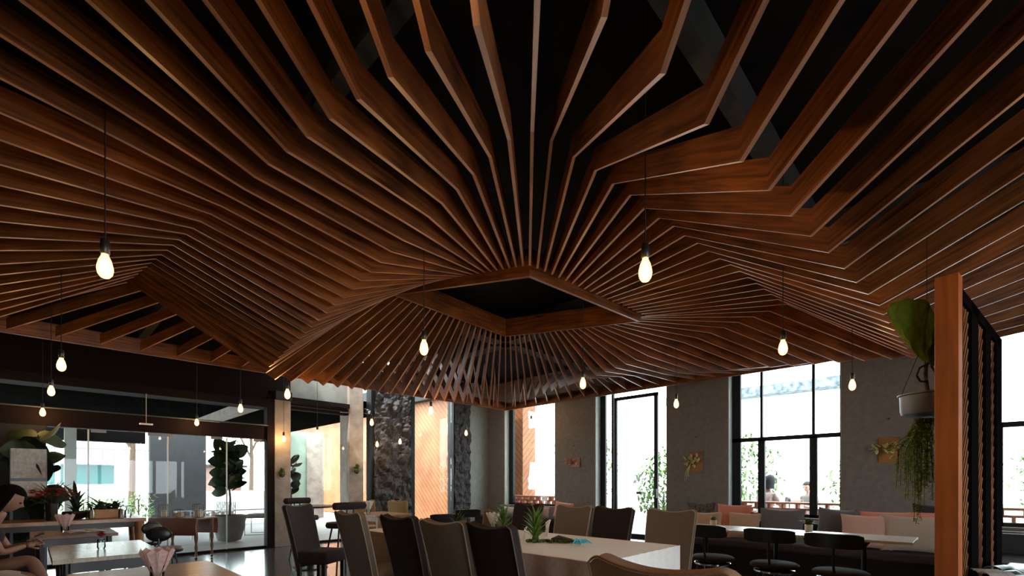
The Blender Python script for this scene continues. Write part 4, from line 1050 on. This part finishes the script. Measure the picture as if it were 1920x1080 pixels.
px_, d_ = 1738, 2.95; x, y = at(px_, d_)
def zpx(py, d): return EYE + (HY - py) * d / FPX
t = thing('hanging_pot', 'grey metal bowl of fern hanging beside the wooden post', 'hanging planter', (x, y, zpx(781, d_)))
zr = zpx(742, d_) - zpx(781, d_)
s = M(); s.lathe([(.01, 0), (.10, .0), (.125, .015), (.132, .04), (.135, zr), (.146, zr + .004), (.146, zr + .012), (.128, zr + .012), (.126, .04), (.01, .03)], n=32); s.build('bowl', METALG, t, True)
s = M(); s.lathe([(.01, zr - .01), (.128, zr - .01), (.128, zr - .005), (.01, zr + .01)], n=16); s.build('soil', BARK, t)
s = M()
for a in (0, 2.09, 4.19): s.tube([(.14 * math.cos(a), .14 * math.sin(a), zr), (0, 0, .52)], .002, 5)
s.tube([(0, 0, .52), (0, 0, 3.9 - zpx(781, d_))], .002, 5); s.build('hanging_wire', STEEL, t, True)
# staghorn fronds : measured in the plane facing the camera (right vector, up), then bowed in depth
rv = Vector((ST, -CT, 0)); fv = Vector((CT, ST, 0)); sc_ = d_ / FPX
def loc_(px, py, dep=0): return rv * ((px - px_) * sc_) + Vector((0, 0, (781 - py) * sc_)) + fv * dep
fern = thing('staghorn_fern', 'large ruffled staghorn fern above the grey hanging bowl', 'fern', (x, y, zpx(781, d_)))
def frond(base, edge, bow, seed):
    s = M(); n = len(edge) - 1
    def fn(u, v):
        f_ = u * n; i = min(int(f_), n - 1); q = f_ - i; e = (Vector(edge[i]) * (1 - q) + Vector(edge[i + 1]) * q)
        b = Vector(base); p = b + (e - b) * (v ** .85)
        k = math.sin(math.pi * u); wv = .012 * v * v * math.sin(u * 34 + seed)
        dep = bow * (v * v) * (1 - 1.2 * (u - .5) ** 2) + wv + .03 * v * k
        return loc_(p.x, p.y, dep)
    s.sheet(fn, 60, 14, .003); return s.build('frond', LEAFB, fern, True)
frond((1737, 682), [(1690, 645), (1664, 618), (1646, 590), (1654, 576), (1682, 568), (1710, 569), (1729, 580), (1735, 610), (1728, 650)], -.10, 1)
frond((1742, 684), [(1708, 600), (1700, 578), (1722, 568), (1745, 566), (1765, 575), (1775, 600), (1772, 628), (1756, 630)], .06, 2)
frond((1745, 688), [(1738, 640), (1742, 620), (1760, 622), (1775, 650), (1770, 680)], .10, 4).data.materials[0] = LEAFM
s = M()
s.tube([loc_(1737, 680), loc_(1740, 700, .02), loc_(1744, 730, .02), loc_(1738, 745, 0)], [.012, .010, .012, .016], 8)
s.tube([loc_(1736, 684), loc_(1716, 692, -.03), loc_(1711, 706, -.03), loc_(1720, 716, -.02), loc_(1738, 716)], .006, 7)
s.tube([loc_(1732, 686), loc_(1722, 694, -.05), loc_(1720, 704, -.05), loc_(1728, 714, -.04)], .005, 7)
s.tube([loc_(1746, 686), loc_(1760, 694, .03), loc_(1768, 720, .03), loc_(1750, 745, .01)], .006, 7)
part(s.build('stems', BARK, fern, True), 'looping brown stems')
trail = thing('trailing_plant', 'green trailing plant hanging in strings below the grey bowl', 'trailing plant', (x, y, zpx(781, d_)))
rr = random.Random(9); s = M(); s2 = M()
strands = [((1722, 784), (1700, 815), (1668, 838)), ((1722, 786), (1705, 825), (1678, 845))]
for i in range(40):
    xx = rr.uniform(1694, 1756); L = 930 - abs(xx - 1735) * .6 + rr.uniform(-30, 22); top = (rr.uniform(1718, 1752), 784)
    strands.append((top, ((top[0] + xx) / 2, 810), (xx, 845), (xx + rr.uniform(-3, 3), L)))
for k in range(3): strands.append(((1722, 790), (1718, 850), (1719 + k, 930), (1718 + k * 3, 962), (1712 + k * 8, 982 - k * 3)))
for st in strands:
    dd = rr.uniform(-.07, .07); P_ = [loc_(p[0], p[1], dd * (.3 + .7 * i / (len(st) - 1))) for i, p in enumerate(st)]
    s2.tube(P_, .0016, 4)
    for i in range(len(P_) - 1):
        a, b = P_[i], P_[i + 1]; n = max(2, int((b - a).length / .014))
        for q in range(n):
            c = a + (b - a) * ((q + rr.random() * .5) / n); an = rr.uniform(0, 6.28); l = rr.uniform(.018, .03)
            s.leaf(c, c + Vector((math.cos(an) * l, math.sin(an) * l, -l * .5)), .016, .2, n=2)
s.build('leaves', LEAFB, trail, False, fix=False); s2.build('strings', LEAFD, trail, False)

# behind the screen at the right edge: tan chair, dark table with magazines
x, y = at(1940, 4.15); dining_chair('tan chair cut off by the right edge behind the dark table with magazines', (x, y), R(75), OFAB, PIPE, H=.93)
t = thing('side_table', 'dark table at the lower right corner holding folded magazines', 'table', (4.32, -.44, 0), R(-7.8))
s = M(); s.box((-.45, -.3, .655), (.45, .3, .69), .01); s.build('table_top', DLEG, t)
for sx in (-.3, .3):
    for sy in (-.25, .25): s = M(); s.box((sx - .02, sy - .02, 0), (sx + .02, sy + .02, .66)); s.build('leg', DLEG, t)
for k, (px, dd, lab) in enumerate(((1858, 2.86, 'white folded leaflet at the left end of the dark side table'), (1893, 2.98, 'open magazine with bluish pages on the dark side table'))):
    x, y = at(px, dd); t = thing('magazine', lab, 'magazine', (x, y, .691), R(30 + 30 * k)); s = M()
    s.sheet(lambda u, v: ((u - .5) * .20, (v - .5) * .13, .006 + .018 * abs(math.sin(u * math.pi * 2))), 16, 2, .004); s.build('pages', WHITEP if k == 0 else new_mat('blue_page', (.35, .45, .55), .4, noise_amt=.6, nscale=12), t, True)

# ------------------------------------------------------------------ left part : tables, plants, console, stools
def plain_table(label, x0, x1, y0, y1, z, mat, legm=DLEG, th=.03, lw=.022, cat='table', group=None):
    t = thing('dining_table', label, cat, ((x0 + x1) / 2, (y0 + y1) / 2, 0), 0, group); hx, hy = (x1 - x0) / 2, (y1 - y0) / 2
    s = M(); s.box((-hx, -hy, z - th), (hx, hy, z), .004); s.build('table_top', mat, t)
    s = M(); s.box((-hx + .05, -hy + .05, z - th - .07), (hx - .05, hy - .05, z - th)); s.build('apron', DLEG, t)
    for sx in (-1, 1):
        for sy in (-1, 1): s = M(); s.lathe([(lw * .8, 0), (lw, .03), (lw * .7, .08), (lw * 1.2, .2), (lw, .4), (lw * 1.3, z - th - .12), (lw * 1.3, z - th)], (sx * (hx - .07), sy * (hy - .07), 0), 10); s.build('leg', legm, t, True)
plain_table('wooden table at the bottom left edge under the pink paper flower', .14, .80, 2.2, 3.52, .75, TABLEW)
plain_table('pale topped table between the seated woman and the bottom left table', .10, .68, 4.2, 5.2, .75, PALEW)
plain_table('dark glossy table beside the seated woman', .0, .62, 6.1, 6.85, .75, LEATHER)
plain_table('long wooden table of flowers and vases by the glass doors', -1.6, 1.12, 8.1, 8.75, .77, TABLEW, TABLEW, .05, .045)
x, y = at(295, 2.35); napkin_flower(x, y, .751, 'pink and white paper flower in a glass at the bottom left', .93, PINKF, 8)
# little vase with red flowers
x, y = at(190, 3.55); t = thing('bud_vase', 'small glass with a red flower on the pale topped table', 'vase', (x, y, .751))
s = M(); s.lathe([(.02, 0), (.026, .01), (.024, .07), (.018, .075)], n=14); s.build('glass', CLEARG, t, True)
s = M()
for i in range(22): a = i * 2.4; e = .2 + i / 22 * 1.3; b = Vector((0, 0, .09)); s.leaf(b, b + Vector((math.cos(a) * math.cos(e), math.sin(a) * math.cos(e), math.sin(e))) * .04, .03, .3, n=3)
s.build('petals', REDF, t, False, fix=False)
# pink paper flower on the woman's table, white book
x, y = at(122, 4.75); napkin_flower(x, y, .751, 'pink paper flower in a glass on the table of the seated woman', 1.0, PINKF, 9)
x, y = at(160, 4.75); t = thing('notebook', 'open white notebook in front of the seated woman', 'book', (x, y, .751), R(10)); s = M()
s.sheet(lambda u, v: ((u - .5) * .28, (v - .5) * .2, .006 + .014 * abs(math.sin(u * math.pi * 2))), 14, 2, .004); s.build('pages', WHITEP, t, True)
# seat for the woman with cloth
t = thing('padded_bench', 'dark padded bench under the seated woman at the bottom left corner', 'bench seat', (-.34, 5.45, 0), 0); s = M(); s.box((-.28, -.75, .30), (.30, .75, .39), .03); s.build('seat', LEATHER, t, True)
for sx in (-.22, .24):
    for sy in (-.66, .66): s = M(); s.box((sx - .02, sy - .02, 0), (sx + .02, sy + .02, .31)); s.build('leg', DLEG, t)
t = thing('folded_cloth', 'pale crumpled cloth lying on the dark bench at the bottom left', 'cloth', (-.17, 5.32, .39), R(20)); s = M(); s.ball((0, 0, .09), (.18, .16, .09), 22, 12, amp=.3, fr=2.5); s.build('cloth', GREIGE, t, True)

def vase_flowers(px, d, z, label, h, fm, seed, n=46, spread=.2):
    x, y = at(px, d); t = thing('flower_vase', label, 'vase', (x, y, z)); rr = random.Random(seed)
    s = M(); s.lathe([(.05, 0), (.055, .01), (.06, h * .9), (.065, h), (.058, h), (.05, .03)], n=18); s.build('vase', DLEG, t, True)
    s = M()
    for i in range(n):
        a = rr.uniform(0, 6.28); q = rr.random() ** .5 * spread; c = Vector((math.cos(a) * q, math.sin(a) * q, h + .10 + rr.uniform(0, .10) - q * .2))
        for k in range(5): b = k * 1.26; s.leaf(c, c + Vector((math.cos(b) * .045, math.sin(b) * .045, .015)), .035, .2, n=2)
    s.build('flowers', fm, t, False, fix=False)
    s = M()
    for i in range(26):
        a = rr.uniform(0, 6.28); q = spread * rr.uniform(.6, 1.5); s.leaf((0, 0, h * .9), (math.cos(a) * q, math.sin(a) * q, h + rr.uniform(-.05, .3)), .03, .15, n=3)
    s.build('greenery', LEAFD, t, False, fix=False)
vase_flowers(97, 5.95, .771, 'tall dark vase with a wide bunch of red flowers on the long table', .22, REDF, 3, 60, .22)
x, y = at(142, 6.2); t = thing('bromeliad_bowl', 'dark bowl with an upright long leafed plant on the long table', 'potted plant', (x, y, .771))
s = M(); s.lathe([(.06, 0), (.10, .02), (.14, .08), (.13, .10), (.09, .04)], n=18); s.build('bowl', DLEG, t, True)
s = M()
for i in range(16): a = i * 2.4; L = .16 + .012 * i; s.leaf((0, 0, .07), (math.cos(a) * L * .7, math.sin(a) * L * .7, .10 + L * (.3 + .06 * i)), .05, .2, n=4)
s.build('leaves', LEAFD, t, False, fix=False)
x, y = at(196, 6.38); t = thing('flower_box', 'low arrangement of dark leaves in a bronze box on the long table', 'flower arrangement', (x, y, .771), R(10))
s = M(); s.box((-.18, -.1, 0), (.18, .1, .12), .01); s.build('box', TABLEW, t)
s = M(); rr = random.Random(4)
for i in range(60): a = rr.uniform(0, 6.28); L = rr.uniform(.08, .2); b = Vector((rr.uniform(-.14, .14), rr.uniform(-.07, .07), .10)); s.leaf(b, b + Vector((math.cos(a) * L, math.sin(a) * L, rr.uniform(.02, .14))), .05, .2, n=3)
s.leaf((.0, 0, .12), tuple(rv * -.25 + Vector((0, 0, .32))), .05, .1, n=4); s.leaf((.05, 0, .12), tuple(rv * .42 + Vector((0, 0, .14))), .05, .1, n=4)
s.build('leaves', LEAFD, t, False, fix=False)
for k, (px, lab) in enumerate(((172, 'clear glass vase on the long table left of the bronze flower box'), (228, 'small clear glass bottle on the long table right of the bronze flower box'), (240, 'thin glass bottle near the right end of the long table'))):
    x, y = at(px, 6.2 + .12 * k); t = thing('glass_bottle', lab, 'bottle', (x, y, .771), 0, 'glass vessels on the long table'); s = M(); s.lathe([(.03, 0), (.034, .01), (.034, .10), (.015, .13), (.015, .17), (.012, .17), (.012, .13), (.03, .09), (.03, .01)], n=16); s.build('bottle', CLEARG, t, True)
# standing board in front of the fig
x, y = at(54, 6.23); t = thing('display_board', 'pale square board standing in front of the fig behind the seated woman', 'board', (x, y, 0), 0); hw = .165
s = M(); s.box((-hw, -.012, 1.31), (hw, .0, 1.70)); s.build('upper_panel', WHITEP, t); s = M(); s.box((-hw, -.012, 1.07), (hw, 0, 1.27)); s.build('lower_panel', WHITEP, t)
s = M(); s.box((-hw, -.014, 1.27), (hw, .012, 1.31)); s.box((-hw - .008, 0, 0), (-hw + .02, .015, 1.70)); s.box((hw - .02, 0, 0), (hw + .008, .015, 1.70)); s.box((-hw, -.12, 0), (-hw + .02, .14, .02)); s.box((hw - .02, -.12, 0), (hw, .14, .02)); s.build('frame', BLACKP, t)
# small bracket hung in front of the transom, spotlight on the square column
k = (YL - .12) / at(274, 1)[1]; xk = at(274, 1)[0] * k; dk = xk * CT + (YL - .12) * ST
t = thing('hanging_bracket', 'thin pale rod with a short bar hanging before the door transom', 'bracket', (xk, YL - .12, zpx(795, dk)))
s = M(); s.tube([(0, 0, 0), (0, 0, zpx(738, dk) - zpx(795, dk))], .006, 6); s.tube([(0, 0, zpx(738, dk) - zpx(795, dk)), (0, .13, zpx(738, dk) - zpx(795, dk))], .006, 6); s.build('rod', GREIGE, t, True)
s = M(); s.box((-.09, -.02, -.02), (.09, .02, .015), .004); s.build('bar', CHROME, t)
t = thing('wall_spotlight', 'small black spotlight fixed to the right side of the square column', 'spotlight', (5.18, YL + .1, zpx(768, 10.3)))
s = M(); s.box((0, -.03, -.03), (.1, .03, .03), .005); s.build('arm', BLACKP, t); s = M(); s.tube([(.14, -.10, -.02), (.12, .06, .02)], .055, 14); s.build('lamp_head', BLACKP, t); s = M(); s.tube([(.141, -.108, -.022), (.14, -.10, -.02)], .04, 14); s.build('lens', CHROME, t)

# round backed stools
def round_chair(label, px, d, rz):
    x, y = at(px, d); t = thing('round_back_chair', label, 'chair', (x, y, 0), rz, 'round backed black chairs')
    s = M(); s.ball((-.2, 0, .665), (.028, .125, .085), 20, 12); s.build('backrest', BLACKP, t, True)
    s = M(); s.lathe([(.02, .44), (.19, .44), (.2, .47), (.18, .49), (.02, .49)], n=22); s.build('seat', BLACKP, t, True)
    s = M(); s.tube([(-.21, 0, .66), (-.22, 0, .5), (-.16, 0, .44)], .012, 8); s.build('back_post', BLACKP, t, True)
    for a in (45, 135, 225, 315): s = M(); s.tube([(math.cos(R(a)) * .13, math.sin(R(a)) * .13, .44), (math.cos(R(a)) * .22, math.sin(R(a)) * .22, 0)], .011, 8); s.build('leg', BLACKP, t, True)
round_chair('black chair with a round back left of the drop leaf table', 268, 6.1, R(110))
round_chair('black chair with a round back in front of the drop leaf table', 306, 5.5, R(70))
# drop leaf console
x, y = at(345, 7.75); t = thing('drop_leaf_table', 'brown drop leaf table with turned legs and castors carrying lanterns', 'console table', (x, y, 0), R(-52))
s = M(); s.box((-.42, -.22, .655), (.42, .22, .68), .004); s.build('table_top', LEATHER, t)
for sy in (-1, 1):
    s = M(); s.sheet(lambda u, v: ((u - .5) * .84, sy * (.225 + .02 * math.sin(v * 3)), .675 - v * .27), 6, 6, .016); s.build('drop_leaf', LEATHER, t, True)
for sx in (-.36, .36):
    for sy in (-.17, .17):
        s = M(); s.lathe([(.014, .05), (.02, .09), (.014, .12), (.026, .2), (.016, .26), (.03, .36), (.022, .46), (.03, .5), (.03, .655)], (sx, sy, 0), 12); lg = s.build('leg', LEATHER, t, True)
        s = M(); s.lathe([(.018, -.012), (.025, 0), (.018, .012)], (sx, sy, .026), 10, Matrix.Rotation(R(90), 3, 'X')); s.tube([(sx, sy, .03), (sx, sy, .055)], .008, 6); s.build('castor', CHROME, lg, True)
def lantern(px, lab, r_, h, cyl=True):
    x, y = at(px, 7.75); t = thing('wire_lantern', lab, 'lantern', (x, y, .681), 0, 'lanterns on the drop leaf table'); s = M(); n = 16
    for k in range(n):
        a = k * 6.283 / n; c_, s_ = math.cos(a), math.sin(a)
        pts = [(c_ * r_, s_ * r_, .004), (c_ * r_, s_ * r_, h * .92), (c_ * r_ * .8, s_ * r_ * .8, h)] if cyl else [(c_ * r_ * .5, s_ * r_ * .5, .004), (c_ * r_, s_ * r_, h * .45), (c_ * r_ * .85, s_ * r_ * .85, h * .85), (c_ * r_ * .6, s_ * r_ * .6, h)]
        s.tube(pts, .0028, 4)
    for z, q in ((.004, 1 if cyl else .5), (h, .8 if cyl else .6), (h * .5, 1)): s.tube([(math.cos(k * .3927) * r_ * q, math.sin(k * .3927) * r_ * q, z) for k in range(17)], .0035, 5)
    s.build('wire_cage', METALG, t, True)
    s = M(); s.lathe([(r_ * .55, .004), (r_ * .6, .01), (r_ * .6, h * .55), (.01, h * .55)], n=14); s.build('candle', CANDLE, t, True)
lantern(308, 'tall wire lantern with a candle at the left end of the drop leaf table', .085, .21); lantern(336, 'squat round wire lantern in the middle of the drop leaf table', .11, .13, False); lantern(372, 'tall wire lantern at the right end of the drop leaf table', .085, .22)

# bar table with stools
def bar_stool(label, px, d, rz, H=1.0):
    x, y = at(px, d); t = thing('bar_stool', label, 'bar stool', (x, y, 0), rz, 'bar stools with rolled backs'); zb = H - .05
    s = M(); s.tube([(-.19, -.24, zb), (-.20, -.22, zb), (-.22, 0, zb), (-.20, .22, zb), (-.19, .24, zb)], [.03, .05, .052, .05, .03], 14); s.build('rolled_back', DFAB, t, True)
    s = M(); s.lathe([(.02, .64), (.19, .64), (.205, .67), (.19, .71), (.02, .715)], n=24); s.build('seat', DFAB, t, True)
    s = M(); s.tube([(-.22, .05, zb), (-.20, .05, .68), (-.1, .05, .64)], .012, 8); s.tube([(-.22, -.05, zb), (-.20, -.05, .68), (-.1, -.05, .64)], .012, 8); s.build('back_bracket', BLACKP, t, True)
    for a in (45, 135, 225, 315): s = M(); s.tube([(math.cos(R(a)) * .12, math.sin(R(a)) * .12, .65), (math.cos(R(a)) * .25, math.sin(R(a)) * .25, 0)], .012, 8); s.build('leg', BLACKP, t, True)
    s = M(); s.tube([(math.cos(k * .3927) * .215, math.sin(k * .3927) * .215, .22) for k in range(17)], .009, 8); s.build('foot_ring', BLACKP, t, True)
bar_stool('bar stool with a rolled back on the far side of the dark bar table', 573, 7.7, R(-75), 1.0)
bar_stool('bar stool with a rolled back on the near side of the dark bar table', 640, 6.4, R(95), .99)
x, y = at(582, 6.9); t = thing('bar_table', 'round dark bar table between the two stools with rolled backs', 'table', (x, y, 0))
s = M(); s.lathe([(.02, .885), (.33, .885), (.34, .895), (.34, .912), (.02, .915)], n=40); s.build('table_top', DLEG, t, True)
s = M(); s.tube([(0, 0, .03), (0, 0, .89)], .05, 12); s.build('column', BLACKP, t, True); s = M(); s.lathe([(.24, 0), (.24, .015), (.06, .035)], n=24); s.build('base', BLACKP, t, True)
# far tables
x, y = at(712, 7.5); t = thing('far_wooden_table', 'reddish wooden table in front of the black rock wall', 'table', (x, y, 0), R(3))
s = M(); s.box((-.32, -.42, .73), (.32, .42, .76), .004); s.build('table_top', TABLEW, t)
s = M(); s.box((-.27, -.37, .66), (.27, .37, .73)); s.build('apron', TABLEW, t)
for sx in (-.26, .26):
    for sy in (-.36, .36): s = M(); s.box((sx - .025, sy - .025, 0), (sx + .025, sy + .025, .67)); s.build('leg', TABLEW, t)
nx_, ny_ = at(690, 7.45); napkin_flower(nx_, ny_, .761, 'white paper flower on the reddish table beside the concrete column', 1.1, WHITEP, 12)
x, y = at(695, 8.35); dining_chair('orange tan chair behind the reddish table beside the concrete column', (x, y), R(-100), OFAB, PIPE, 'chairs at the far tables', .93, None, .19)
x, y = at(754, 8.0); dining_chair('tan chair at the foot of the black rock wall', (x, y), R(-110), new_mat('mustard_fabric', (.30, .21, .10), .9), PIPE, 'chairs at the far tables', .93, None, .17)
x, y = at(776, 9.1); dining_chair('taupe chair seen side-on at the left edge of the orange panel', (x, y), R(-10), TFAB, PIPE, 'chairs at the far tables', .92, None, .19)
for px, d, lab in ((832, 6.6, 'black cafe chair in front of the orange boarded panel'), (872, 7.7, 'black cafe chair in front of the dark rock strip')):
    x, y = at(px, d); dup(b0, (x, y, 0), R(60), lab, 'black chairs at the far tables')
# moss pots on the pillars
def moss_pot(x, y, z, label, seed, r_=.075):
    t = thing('moss_planter', label, 'wall planter', (x, y, z)); s = M(); s.lathe([(.02, -.07), (.045, -.05), (.055, 0), (.045, .0)], (0, 0, 0), 12); s.build('cup', BARK, t, True)
    s = M(); rr = random.Random(seed)
    for i in range(130):
        a, e = rr.uniform(0, 6.28), rr.uniform(-.5, 1.4); dv_ = Vector((math.cos(a) * math.cos(e), math.sin(a) * math.cos(e), math.sin(e))); s.leaf(dv_ * r_ * .3 + Vector((0, 0, .01)), dv_ * r_ * rr.uniform(.8, 1.3) + Vector((0, 0, .01)), .018, .2, n=2)
    s.build('moss', LEAFM, t, False, fix=False)
k = (YL - .13) / at(529, 1)[1]; moss_pot(at(529, 1)[0] * k, YL - .12, zpx(888, 9.05), 'mossy green planter on the pillar beside the glass doors', 1, .09)
k = (YL - .10) / at(669, 1)[1]; moss_pot(at(669, 1)[0] * k, YL - .10, zpx(882, 10.1), 'mossy green planter on the square concrete column', 2, .13)
